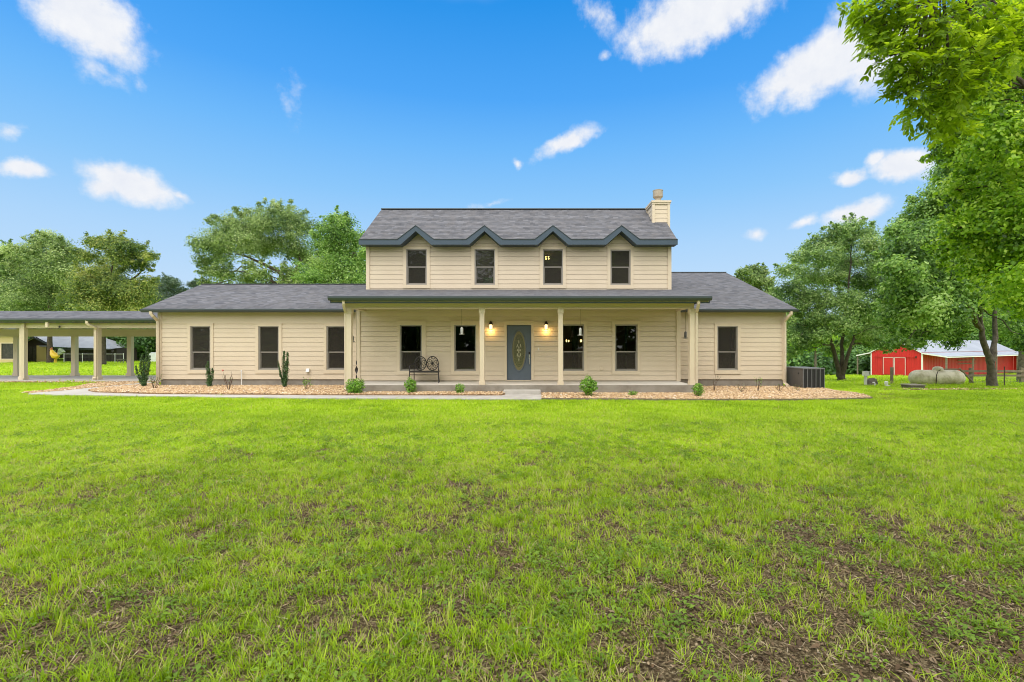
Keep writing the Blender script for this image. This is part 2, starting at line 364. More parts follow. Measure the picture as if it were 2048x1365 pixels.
def bareness(x, y):
    n1 = fbm(x, y, .62, 4, 21); n2 = fbm(x, y, .2, 3, 44); n0 = fbm(x, y, 3.2, 2, 63)
    f = np.interp(y, [2.0, 2.6, 3.6, 4.6, 5.6, 6.6, 8, 10, 12.5, 15, 18], [.54, .52, .48, .44, .41, .36, .25, .14, .06, .02, .0])
    t = x/np.maximum(y, .5)
    f = f+.22*sstep(.05, .6, t)*sstep(6, 3.4, y)-.13*sstep(-.35, -.8, t)*sstep(2.5, 5, y)-.16*sstep(.5, .9, t)*sstep(4.5, 7, y)
    b = f+(n1-.5)*.75+(n2-.5)*.95+(n0-.5)*.5-.50
    b = .88*sstep(-.30, .42, b)
    for (sx, sy, rx, ry) in SPOTS:
        d = ((x-sx)/rx)**2+((y-sy)/ry)**2
        b = np.maximum(b, .75*sstep(1.15, .35, d+(n1-.5)*1.2))
    return b
def gridmesh(name, xs, ys, m, attr=True):
    X, Y = np.meshgrid(xs, ys); Z = ground(X, Y)
    for poly in (PATH, BED_L, BED_R): pass
    v = np.stack([X, Y, Z], -1).reshape(-1, 3); nx, ny = len(xs), len(ys)
    i = (np.arange(ny-1)[:, None]*nx+np.arange(nx-1)[None, :]).reshape(-1)
    q = np.stack([i, i+1, i+1+nx, i+nx], -1)
    o = meshobj(name, v, q, m, {'bare': np.clip(bareness(v[:, 0], v[:, 1])*.9+.42*sstep(9.5, 5.0, v[:, 1]), 0, 1)})
    o.data.polygons.foreach_set('use_smooth', np.ones(len(q), bool))
    return o
def meshobj(name, v, q, m, attrs=None, parent=None, uv=None):
    me = bpy.data.meshes.new(name); v = np.asarray(v, np.float32); q = np.asarray(q, np.int32); k = q.shape[1]
    me.vertices.add(len(v)); me.vertices.foreach_set('co', v.reshape(-1))
    me.loops.add(q.size); me.loops.foreach_set('vertex_index', q.reshape(-1))
    me.polygons.add(len(q)); me.polygons.foreach_set('loop_start', np.arange(len(q), dtype=np.int32)*k)
    me.update(calc_edges=True)
    for a, d in (attrs or {}).items():
        at = me.attributes.new(a, 'FLOAT', 'POINT'); at.data.foreach_set('value', np.asarray(d, np.float32))
    me.materials.append(m)
    o = bpy.data.objects.new(name, me); COL.objects.link(o)
    if parent is not None: o.parent = parent
    return o

def groundmat():
    m = bpy.data.materials.new('lawn_ground'); m.use_nodes = True; nt = m.node_tree; b = nt.nodes['Principled BSDF']
    N = nt.nodes.new; L = nt.links.new
    t = N('ShaderNodeTexCoord'); a = N('ShaderNodeAttribute'); a.attribute_name = 'bare'
    def noise(sc, det=6):
        n = N('ShaderNodeTexNoise'); n.inputs['Scale'].default_value = sc; n.inputs['Detail'].default_value = det; n.inputs['Roughness'].default_value = .7; L(t.outputs['Object'], n.inputs['Vector']); return n
    def rampn(src, st):
        r = N('ShaderNodeValToRGB'); L(src, r.inputs[0]); e = r.color_ramp.elements
        e[0].position, e[0].color = st[0][0], (*st[0][1], 1); e[1].position, e[1].color = st[-1][0], (*st[-1][1], 1)
        for p_, c_ in st[1:-1]: k = e.new(p_); k.color = (*c_, 1)
        return r
    n1 = noise(55, 8); n2 = noise(1.3, 5); n3 = noise(9, 7)
    soil = rampn(n1.outputs[0], [(.34, (.022, .015, .008)), (.47, (.085, .06, .030)), (.56, (.20, .15, .08)), (.66, (.40, .32, .20))])
    gr = rampn(n3.outputs[0], [(.28, (.18, .26, .012)), (.5, (.31, .46, .014)), (.72, (.46, .60, .03))])
    gr2 = rampn(n2.outputs[0], [(.35, (.85, .85, .8)), (.65, (1.12, 1.08, 1.0))])
    mu = N('ShaderNodeMix'); mu.data_type = 'RGBA'; mu.blend_type = 'MULTIPLY'; mu.inputs[0].default_value = 1; L(gr.outputs[0], mu.inputs[6]); L(gr2.outputs[0], mu.inputs[7])
    ad = N('ShaderNodeMath'); ad.operation = 'MULTIPLY_ADD'; L(n3.outputs[0], ad.inputs[0]); ad.inputs[1].default_value = 1.0; ad.inputs[2].default_value = -.5
    a2 = N('ShaderNodeMath'); a2.operation = 'ADD'; L(a.outputs['Fac'], a2.inputs[0]); L(ad.outputs[0], a2.inputs[1])
    mr = N('ShaderNodeMapRange'); mr.interpolation_type = 'SMOOTHSTEP'; mr.inputs[1].default_value = .18; mr.inputs[2].default_value = .5; L(a2.outputs[0], mr.inputs[0])
    mx = N('ShaderNodeMix'); mx.data_type = 'RGBA'; L(mr.outputs[0], mx.inputs[0]); L(mu.outputs[2], mx.inputs[6]); L(soil.outputs[0], mx.inputs[7])
    L(mx.outputs[2], b.inputs['Base Color']); b.inputs['Roughness'].default_value = .95; b.inputs['Specular IOR Level'].default_value = .1
    bp = N('ShaderNodeBump'); bp.inputs['Strength'].default_value = .8; bp.inputs['Distance'].default_value = .03; L(n1.outputs[0], bp.inputs['Height']); L(bp.outputs[0], b.inputs['Normal'])
    return m
GM = groundmat()
xs = np.concatenate([np.linspace(-420, -45, 26), np.linspace(-40, -13, 28), np.linspace(-12, 12, 241), np.linspace(13, 40, 40), np.linspace(45, 420, 26)])
ys = np.concatenate([np.linspace(-200, -10, 12), np.linspace(-8, 1.6, 9), np.linspace(1.8, 15, 166), np.linspace(15.3, 30, 50), np.linspace(31, 90, 50), np.linspace(100, 600, 20)])
lawn = tag(gridmesh('lawn', xs, ys, GM), kind='structure')

def flat(name, poly, z0, z1, m, bevel=0):
    b = MB(); b.prism(poly if area(poly) > 0 else poly[::-1], z0, z1); o = b.build(name, m, bevel=bevel); return tag(o, kind='structure')
def area(p): return sum(p[i][0]*p[(i+1) % len(p)][1]-p[(i+1) % len(p)][0]*p[i][1] for i in range(len(p)))/2
M['gravelbase'] = mat('gravel_base', (.42, .28, .165), .95, .1, noise=(14, (.18, .105, .06), .38, .62), bump=(26, 1, .03))
flat('walkway', PATH, -.15, .06, M['concrete'], .012)
flat('gravel_bed', BED_L, -.15, .085, M['gravelbase'])
flat('gravel_bed', BED_R, -.15, .05, M['gravelbase'])
flat('gravel_strip', STRIP, -.15, .022, M['gravelbase'])
flat('gravel_strip', STRIP2, -.15, .026, M['gravelbase'])
flat('carport_floor', SLABS[0], -.15, .10, M['concrete'], .01)
# timber edging along the lawn side of the gravel
eb = MB()
pts = BED_R[:6]
for (a, b_) in zip(pts[:-1], pts[1:]):
    d = Vector((b_[0]-a[0], b_[1]-a[1])).normalized(); n = Vector((d.y, -d.x))
    eb.prism([(a[0], a[1]), (a[0]+n.x*.045, a[1]+n.y*.045), (b_[0]+n.x*.045, b_[1]+n.y*.045), (b_[0], b_[1])], -.05, .065)
tag(eb.build('bed_edging', M['wood']), 'dark timber edging along the lawn side of the gravel bed', 'edging')

# ------------------------------------------------------------------ instanced ground cover
def source(name, v, q, m, attrs=None):
    o = meshobj(name, v, q, m, attrs); COL.objects.unlink(o); return o
def scatter(name, pts, rot, scl, idx, tint, srcs, m):
    me = bpy.data.meshes.new(name); me.vertices.add(len(pts)); me.vertices.foreach_set('co', np.asarray(pts, np.float32).reshape(-1))
    def at(n, t, d, key='value'):
        a = me.attributes.new(n, t, 'POINT'); a.data.foreach_set(key, np.asarray(d).reshape(-1))
    at('rot', 'FLOAT_VECTOR', np.asarray(rot, np.float32), 'vector'); at('scl', 'FLOAT', np.asarray(scl, np.float32)); at('idx', 'INT', np.asarray(idx, np.int32)); at('tint', 'FLOAT', np.asarray(tint, np.float32))
    me.materials.append(m)
    o = bpy.data.objects.new(name, me); COL.objects.link(o)
    sc = bpy.data.collections.new(name+'_kinds')
    for i, s_ in enumerate(srcs): s_.name = '%s_kind_%02d' % (name, i); sc.objects.link(s_)
    ng = bpy.data.node_groups.new(name+'_scatter', 'GeometryNodeTree')
    ng.interface.new_socket('Geometry', in_out='INPUT', socket_type='NodeSocketGeometry'); ng.interface.new_socket('Geometry', in_out='OUTPUT', socket_type='NodeSocketGeometry')
    n = ng.nodes.new; l = ng.links.new
    gi, go = n('NodeGroupInput'), n('NodeGroupOutput'); ip = n('GeometryNodeInstanceOnPoints'); ci = n('GeometryNodeCollectionInfo'); ci.inputs['Collection'].default_value = sc
    ci.inputs['Separate Children'].default_value = True; ci.inputs['Reset Children'].default_value = True
    def na(nm, t):
        k = n('GeometryNodeInputNamedAttribute'); k.data_type = t; k.inputs['Name'].default_value = nm; return k.outputs['Attribute']
    l(gi.outputs[0], ip.inputs['Points']); l(ci.outputs[0], ip.inputs['Instance']); ip.inputs['Pick Instance'].default_value = True
    l(na('idx', 'INT'), ip.inputs['Instance Index']); e2 = n('FunctionNodeEulerToRotation'); l(na('rot', 'FLOAT_VECTOR'), e2.inputs[0]); l(e2.outputs[0], ip.inputs['Rotation']); l(na('scl', 'FLOAT'), ip.inputs['Scale'])
    l(ip.outputs[0], go.inputs[0])
    md = o.modifiers.new('scatter', 'NODES'); md.node_group = ng
    return tag(o, kind='stuff')

GRASS = leafmat('grass_blade', [(0, (.10, .17, .010)), (.35, (.23, .37, .010)), (.7, (.38, .56, .014)), (.88, (.50, .62, .04)), (1, (.48, .40, .19))], .38, inst='tint')
WEED = leafmat('weed_leaf', [(0, (.08, .15, .012)), (.5, (.17, .29, .020)), (1, (.28, .42, .04))], .35, inst='tint')
LITTER = leafmat('dead_leaf', [(0, (.045, .026, .012)), (.4, (.16, .10, .05)), (.75, (.36, .265, .155)), (1, (.58, .48, .35))], .1, inst='tint', rough=.8)
def tuft(n, rad, h0, h1, w, lean, seg=3, seed=0):
    g = np.random.default_rng(seed); V = []; Q = []; A = []
    for i in range(n):
        a = g.uniform(0, 2*PI); r_ = rad*math.sqrt(g.uniform()); p = np.array([r_*math.cos(a), r_*math.sin(a), -.006])
        d = g.uniform(0, 2*PI); ln = lean*g.uniform(.3, 1.4); h = g.uniform(h0, h1); ww = w*g.uniform(.7, 1.3)
        side = np.array([-math.sin(d+g.uniform(-.6, .6)), math.cos(d), 0])*ww/2; o = len(V); va = g.uniform()
        for k in range(seg+1):
            t = k/seg; q = p+np.array([math.cos(d)*ln*h*t*t, math.sin(d)*ln*h*t*t, h*t*(1-.25*ln*t)])
            s_ = side*(1-t)**.7 if k < seg else side*.06
            V += [q-s_, q+s_]; A += [va, va]
        for k in range(seg): Q.append((o+2*k, o+2*k+1, o+2*k+3, o+2*k+2))
    return np.array(V), np.array(Q), A
def weed(n, rad, sz, seed=0):
    g = np.random.default_rng(seed); V = []; Q = []; A = []
    for i in range(n):
        a = g.uniform(0, 2*PI); r_ = rad*math.sqrt(g.uniform()); c = np.array([r_*math.cos(a), r_*math.sin(a), g.uniform(.008, .05)])
        d = g.uniform(0, 2*PI); L = sz*g.uniform(.6, 1.3); tl = g.uniform(-.3, .5)
        ax = np.array([math.cos(d), math.sin(d), tl]); sx = np.array([-math.sin(d), math.cos(d), g.uniform(-.2, .2)]); o = len(V); va = g.uniform()
        V += [c, c+ax*L*.45+sx*L*.3+[0, 0, .006], c+ax*L, c+ax*L*.45-sx*L*.3+[0, 0, .006]]; A += [va]*4; Q.append((o, o+1, o+2, o+3))
    return np.array(V), np.array(Q), A
def area_pts(n, x0, x1, y0, y1, dens):
    x = rng.uniform(x0, x1, n); y = rng.uniform(y0, y1, n)
    k = rng.uniform(0, 1, n) < dens(x, y)
    x, y = x[k], y[k]
    bad = np.zeros(x.shape, bool)
    for p in [PATH, BED_L, BED_R, STRIP, STRIP2]+SLABS: bad |= inpoly(p, x, y)
    return x[~bad], y[~bad]
def infov(x, y, m=1.15): return (x > -1.12*y*m-2.6) & (x < 1.03*y*m+2.6)
def tuftset(n, x0, x1, y0, y1, dens): return area_pts(n, x0, x1, y0, y1, dens)
srcs = []
for i in range(5):
    v, q, a = tuft(11, .045, .03, .075, .0062, .9, 3, 100+i); srcs.append(source('k', v, q, GRASS, {'vary': a}))
for i in range(3):
    v, q, a = tuft(11, .03, .07, .14, .0070, .55, 4, 120+i); srcs.append(source('k', v, q, GRASS, {'vary': a}))
for i in range(3):
    v, q, a = tuft(42, .20, .035, .065, .010, .8, 2, 140+i); srcs.append(source('k', v, q, GRASS, {'vary': a}))
for i in range(2):
    v, q, a = tuft(50, .5, .04, .085, .028, .8, 2, 150+i); srcs.append(source('k', v, q, GRASS, {'vary': a}))
pts = []
def addset(n, x0, x1, y0, y1, dens, kinds, s0, s1):
    x, y = area_pts(n, x0, x1, y0, y1, dens)
    z = ground(x, y); k = rng.choice(kinds, len(x)); s_ = rng.uniform(s0, s1, len(x))
    tn = np.clip(.5+(fbm(x, y, .9, 3, 77)-.5)*1.3+rng.normal(0, .26, len(x)), 0, 1); dry = rng.uniform(0, 1, len(x)) < (.11+.30*bareness(x, y))*sstep(15, 8, y); tn = np.where(dry, 1.25, np.clip(tn+.09+.10*sstep(5, 12, y), 0, 1))
    pts.append((x, y, z, k, s_, tn))
addset(60000, -10, 10, 1.4, 6.5, lambda x, y: infov(x, y)*(.05+.95*(1-bareness(x, y))**1.2), range(5), .6, 1.25)
addset(13500, -10, 10, 1.4, 6.5, lambda x, y: infov(x, y)*(.16+.84*(1-bareness(x, y)))*.5*(fbm(x, y, .4, 2, 9) > .5), [5, 6, 7], .55, 1.15)
addset(60000, -15, 15, 6.0, 11.5, lambda x, y: infov(x, y)*(1-.9*bareness(x, y)), list(range(5)), .8, 1.3)
addset(6300, -15, 15, 6.0, 12, lambda x, y: infov(x, y)*(1-.8*bareness(x, y))*.6*(fbm(x, y, .8, 2, 9) > .5), [5, 6, 7], .5, .95)
addset(20000, -21, 21, 9.0, 16.5, lambda x, y: infov(x, y)*(1-.9*bareness(x, y)), [8, 9, 10], .75, 1.25)
addset(9000, -30, 26, 14, 24, lambda x, y: infov(x, y)*(1-.9*bareness(x, y)), [8, 9, 10], .9, 1.5)
addset(14000, -72, 80, 20, 74, lambda x, y: infov(x, y)*(1-.9*bareness(x, y)), [11, 12], .9, 1.5)
# fringe against the walkway and the edging
fx, fy = [], []
fl = [PATH[i] for i in range(0, 6)]
for (a, b_) in list(zip(fl[:-1], fl[1:]))+list(zip(BED_R[:5], BED_R[1:6])):
    n = int(math.dist(a, b_)*34); t = rng.uniform(0, 1, n)
    fx.append(a[0]+(b_[0]-a[0])*t+rng.normal(0, .02, n)); fy.append(a[1]+(b_[1]-a[1])*t-.075-abs(rng.normal(0, .04, n)))
fx, fy = np.concatenate(fx), np.concatenate(fy)
pts.append((fx, fy, ground(fx, fy), rng.choice(range(5), len(fx)), rng.uniform(.7, 1.25, len(fx)), np.clip(rng.normal(.55, .2, len(fx)), 0, 1)))
X, Y, Z, K, SC, TN = (np.concatenate([p[i] for p in pts]) for i in range(6))
rot = np.stack([rng.normal(0, .1, len(X)), rng.normal(0, .1, len(X)), rng.uniform(0, 2*PI, len(X))], -1)
scatter('grass', np.stack([X, Y, Z], -1), rot, SC, K, TN, srcs, GRASS)
# low broad-leaved weeds
srcs = [source('k', *weed(22, .07, .028, 200+i)[:2], WEED, {'vary': weed(22, .07, .028, 200+i)[2]}) for i in range(4)]
x, y = area_pts(17500, -11, 11, 1.6, 10, lambda x, y: infov(x, y)*(.12+sstep(.46, .66, fbm(x, y, .55, 3, 300))*.45))
scatter('weeds', np.stack([x, y, ground(x, y)], -1), np.stack([rng.normal(0, .1, len(x)), rng.normal(0, .1, len(x)), rng.uniform(0, 6.3, len(x))], -1), rng.uniform(.6, 1.3, len(x)), rng.integers(0, 4, len(x)), np.clip(rng.normal(.5, .22, len(x)), 0, 1), srcs, WEED)
# dead leaves and bits of twig
def deadleaf(L, W, seed):
    g = np.random.default_rng(seed); V = []; Q = []
    for k in range(5):
        t = k/4; w = W*math.sin(PI*min(.97, max(.05, t)))*.5; z = .006+.018*g.uniform()*math.sin(PI*t)
        V += [(L*(t-.5), -w, z+g.uniform(0, .008)), (L*(t-.5), w, z+g.uniform(0, .01))]
    for k in range(4): Q.append((2*k, 2*k+1, 2*k+3, 2*k+2))
    return np.array(V), np.array(Q)
srcs = [source('k', *deadleaf(*p), LITTER, {'vary': [p[3]]*10}) for p in ()]
srcs = []
for i, (L_, W_) in enumerate([(.055, .03), (.04, .022), (.075, .035), (.10, .006), (.16, .007), (.03, .02)]):
    v, q = deadleaf(L_, W_, 400+i); srcs.append(source('k', v, q, LITTER, {'vary': rng.uniform(0, 1)*np.ones(10)}))
x, y = area_pts(290000, -11, 11, 1.6, 10.5, lambda x, y: infov(x, y)*(.28+.7*bareness(x, y))*(1-.5*sstep(4, 9, y)))
scatter('leaf_litter', np.stack([x, y, ground(x, y)+.004], -1), np.stack([rng.normal(0, .3, len(x)), rng.normal(0, .3, len(x)), rng.uniform(0, 6.3, len(x))], -1), rng.uniform(.3, .8, len(x)), rng.choice([0, 1, 1, 2, 3, 3, 3, 4, 4, 5, 5, 5], len(x)), rng.uniform(0, 1, len(x))**1.2, srcs, LITTER)
# pebbles in the beds
PEB = leafmat('pebble', [(0, (.15, .085, .045)), (.3, (.40, .245, .12)), (.6, (.58, .40, .215)), (.85, (.68, .53, .34)), (1, (.80, .74, .64))], 0.0, inst='tint', rough=.75)
def pebble(seed):
    g = np.random.default_rng(seed); V = []; Q = []; n = 6; lev = [(-.9, .35), (-.3, .95), (.35, .9), (.9, .35)]
    for (h, r_) in lev:
        for k in range(n):
            a = 2*PI*k/n; rr = r_*g.uniform(.8, 1.15); V.append((rr*math.cos(a)*1.25, rr*math.sin(a)*.9, h*.62))
    for i in range(3):
        for k in range(n): Q.append((i*n+k, i*n+(k+1) % n, (i+1)*n+(k+1) % n, (i+1)*n+k))
    Q.append((18, 19, 20, 21)); Q.append((18, 21, 22, 23))
    return np.array(V), np.array(Q)
srcs = [source('k', *pebble(500+i), PEB, {'vary': np.full(24, i/5)}) for i in range(6)]
px_, py_, pz_ = [], [], []
for poly, z, dens in ((BED_L, .092, 800), (BED_R, .057, 800), (STRIP, .03, 420), (STRIP2, .034, 350)):
    A_ = np.array(poly); x0, y0 = A_.min(0); x1, y1 = A_.max(0); n = int((x1-x0)*(y1-y0)*dens)
    x = rng.uniform(x0, x1, n); y = rng.uniform(y0, y1, n); k = inpoly(poly, x, y); px_.append(x[k]); py_.append(y[k]); pz_.append(np.full(k.sum(), z))
for (sx, sy, rx, ry) in SPOTS[:2]:
    n = 130; x = rng.normal(sx, rx*.5, n); y = rng.normal(sy, ry*.5, n); px_.append(x); py_.append(y); pz_.append(ground(x, y)+.01)
x, y, z = map(np.concatenate, (px_, py_, pz_)); z = z+rng.uniform(-.004, .022, len(x))
scatter('gravel', np.stack([x, y, z], -1), rng.uniform(-.5, .5, (len(x), 3))*[1, 1, 12], rng.uniform(.014, .031, len(x)), rng.integers(0, 6, len(x)), rng.uniform(0, 1, len(x)), srcs, PEB)

# ------------------------------------------------------------------ the house
house = thing('farmhouse', 'two storey tan clapboard farmhouse with full width front porch and grey shingle roofs', 'house', (0, 17.45, 0))
YP, YW, YU, YS = 17.45, 18.4, 18.7, 15.83      # porch wall, wing walls, upper wall, front of the porch floor
EXPO = .178
def courses(mb, mp, u0, u1, z0, z1, holes=(), lim=None, zstart=None):
    """lapped boards: mp(u, d, z) places a point at distance d in front of the sheathing"""
    za = z0 if zstart is None else zstart
    while za < z1-1e-6:
        zb = za+EXPO; cuts = {max(za, z0), min(zb, z1)}
        for h in holes:
            for z in (h[2], h[3]):
                if za < z < zb: cuts.add(z)
        cuts = sorted(c for c in cuts if z0-1e-9 <= c <= z1+1e-9)
        for i in range(len(cuts)-1):
            a, b = cuts[i], cuts[i+1]
            if b-a < .004: continue
            first = abs(a-max(za, z0)) < 1e-9
            segs = [(u0, u1)]
            for h in holes:
                if h[2] < (a+b)/2 < h[3]:
                    ns = []
                    for s0, s1 in segs:
                        if h[1] <= s0 or h[0] >= s1: ns.append((s0, s1)); continue
                        if h[0] > s0: ns.append((s0, h[0]))
                        if h[1] < s1: ns.append((h[1], s1))
                    segs = ns
            al = a+(.0085 if first else 0)
            d0 = .018-.011*(al-za)/EXPO; d1 = .018-.011*(b-za)/EXPO
            for s0, s1 in segs:
                if lim:
                    p0, p1 = lim(al); q0, q1 = lim(b)
                    p0, p1, q0, q1 = max(p0, s0), min(p1, s1), max(q0, s0), min(q1, s1)
                    if p1-p0 < .01: continue
                    if q1 < q0: q0 = q1 = (q0+q1)/2
                else: p0, p1, q0, q1 = s0, s1, s0, s1
                mb.quad(mp(p0, d0, al), mp(p1, d0, al), mp(q1, d1, b), mp(q0, d1, b))
                if first:
                    mb.quad(mp(p0, -.03, al), mp(p1, -.03, al), mp(p1, d0, al), mp(p0, d0, al))
                    mb.quad(mp(p0, -.03, a), mp(p1, -.03, a), mp(p1, -.03, al), mp(p0, -.03, al))
        za = zb
def frontmap(y): return lambda u, d, z: (u, y-d, z)
def rightmap(x): return lambda u, d, z: (x+d, u, z)
def leftmap(x): return lambda u, d, z: (x-d, u, z)
def rectY(Y, x0, x1, y0, y1): return (PX(x0, Y), PX(x1, Y), PZ(y1, Y), PZ(y0, Y))
# openings (glass frame, then the outline of the boards round it)
WIN = []
for fr, tr, ry in [((800, 844.2, 650.5, 742.6), (794, 852, 643, 749.7), 704), ((908.6, 952.6, 650.5, 742.6), (902, 958.6, 643, 749.7), 704),
                   ((1124, 1168.2, 649.5, 742.4), (1117.5, 1174.6, 643, 749.5), 704), ((1229.8, 1274.8, 649.5, 742.4), (1224, 1279.4, 643, 749.5), 704)]:
    WIN.append(('porch', YP, rectY(YP, *fr), rectY(YP, *tr), PZ(ry, YP)))
for fr, tr, ry in [((381.3, 422, 652.8, 740.2), (376, 427.2, 648.2, 747.5), 704.8), ((517.6, 558.4, 652.8, 740.2), (511.5, 564.2, 648.2, 747.5), 704.8), ((653.6, 694.2, 652.8, 740.2), (648, 699.8, 648.2, 747.5), 704.8), ((1433.9, 1475, 652.8, 740.9), (1429, 1480.8, 648.2, 748.4), 704.3)]:
    WIN.append(('wing', YW, rectY(YW, *fr), rectY(YW, *tr), PZ(ry, YW)))
for fr, tr, ry in [((812.9, 854, 499, 570.4), (806.5, 860.2, 493.8, 577), 534.4), ((949.3, 990.3, 499, 570.4), (942.4, 995.9, 493.8, 577), 534.4), ((1086, 1126, 499.3, 570.4), (1079.2, 1132.2, 493.8, 577), 534.4), ((1220.6, 1261, 500, 570.8), (1214.3, 1266.8, 494.5, 578), 534.8)]:
    WIN.append(('upper', YU, rectY(YU, *fr), rectY(YU, *tr), PZ(ry, YU)))
DOOR = rectY(YP, 1013.6, 1062.6, 650.6, 760.5); DTRIM = rectY(YP, 1008.6, 1067.8, 643.2, 763)
def holes(k): return [(f[0]-.02, f[1]+.02, f[2]-.02, f[3]+.02) for kk, y, f, t, r in WIN if kk == k]
XL, XR = -14.2, 9.75                     # ends of the wings
PL, PR = PX(715, YP), PX(1358, YP)       # ends of the porch wall
UL, UR = PX(735, YU), PX(1340, YU)       # ends of the upper storey
FZ = .323                                # porch floor
# porch wall
b = MB(); courses(b, frontmap(YP), PL, PR, FZ+.02, 3.0, holes('porch')+[(DOOR[0]-.03, DOOR[1]+.03, 0, DOOR[3]+.03)])
courses(b, leftmap(PL), YP, YW+.1, FZ-.2, 3.0, zstart=FZ-.2); courses(b, rightmap(PR), YP, YW+.1, FZ-.2, 3.0)
b.build('wall', M['siding'], house)
# wings
WZ0, WZF = PZ(759.7, YW), PZ(648, YW)
b = MB(); courses(b, frontmap(YW), XL, PL, WZ0, WZF, holes('wing'), zstart=WZF-EXPO*12); b.box(XL, PL, YW-.03, YW+.02, WZF, 2.9)
def gablim(y0, y1, zb, ridge, zr):
    def f(z):
        if z <= zb: return (y0, y1)
        t = (z-zb)/(zr-zb); return (y0+(ridge-y0)*t, y1+(ridge-y1)*t)
    return f
courses(b, leftmap(XL), YW, 24.3, WZ0, 4.28, lim=gablim(YW, 24.3, 2.9, 21.35, 4.28)); b.build('wall', M['siding'], house)
b = MB(); courses(b, frontmap(YW), PR, XR, WZ0, WZF, holes('wing'), zstart=WZF-EXPO*12); b.box(PR, XR, YW-.03, YW+.02, WZF, 2.9)
courses(b, rightmap(XR), YW, 30.9, WZ0, 5.3, lim=gablim(YW, 30.9, 2.9, 24.64, 5.3)); b.build('wall', M['siding'], house)
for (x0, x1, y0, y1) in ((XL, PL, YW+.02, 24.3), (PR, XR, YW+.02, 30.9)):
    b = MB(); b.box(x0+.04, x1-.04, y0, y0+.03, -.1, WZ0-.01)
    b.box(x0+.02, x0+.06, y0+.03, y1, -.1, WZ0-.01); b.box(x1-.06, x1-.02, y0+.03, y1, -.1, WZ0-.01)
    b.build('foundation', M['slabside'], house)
# upper storey
DX = [PX(p, 18.25) for p in (831.8, 969, 1105.9, 1242.8)]; EZ, EB, YE = 5.64, 5.45, 18.25; SLU = .70; RZ = 7.58; RY = YE+(RZ-EZ)/SLU
EL_, ER_ = PX(718, YE), PX(1355, YE)
b = MB(); courses(b, frontmap(YU), UL, UR, 3.72, 5.47, holes('upper'), zstart=PZ(577.5, YU)-EXPO)
for xc in DX:
    courses(b, frontmap(YU-.004), xc-.57, xc+.57, 5.46, 5.96, lim=lambda z, xc=xc: (xc-.58*(5.966-z)/.516, xc+.58*(5.966-z)/.516), zstart=5.40)
ZW = RZ-.12
courses(b, leftmap(UL), YU, 23.35, 3.0, ZW, lim=gablim(YU, 23.35, 5.75, RY, ZW)); courses(b, rightmap(UR), YU, 23.35, 3.0, ZW, lim=gablim(YU, 23.35, 5.75, RY, ZW))
b.build('wall', M['siding'], house)
# corner boards and other flat trim
def corner(x, y, z0, z1, sgn, w=.10):
    b = MB()
    b.box(x-(.045 if sgn < 0 else w), x+(w if sgn < 0 else .045), y-.045, y+.0, z0, z1)
    b.box(x-.045 if sgn < 0 else x, x if sgn < 0 else x+.045, y, y+.10, z0, z1)
    b.build('corner_board', M['trim'], house)
corner(XL, YW, WZ0-.02, 2.88, -1); corner(XR, YW, WZ0-.02, 2.88, 1)
corner(PL, YP, FZ+.004, 2.90, -1); corner(PR, YP, FZ+.004, 2.90, 1)
corner(UL, YU, 3.3, 5.46, -1, .09); corner(UR, YU, 3.3, 5.46, 1, .09)
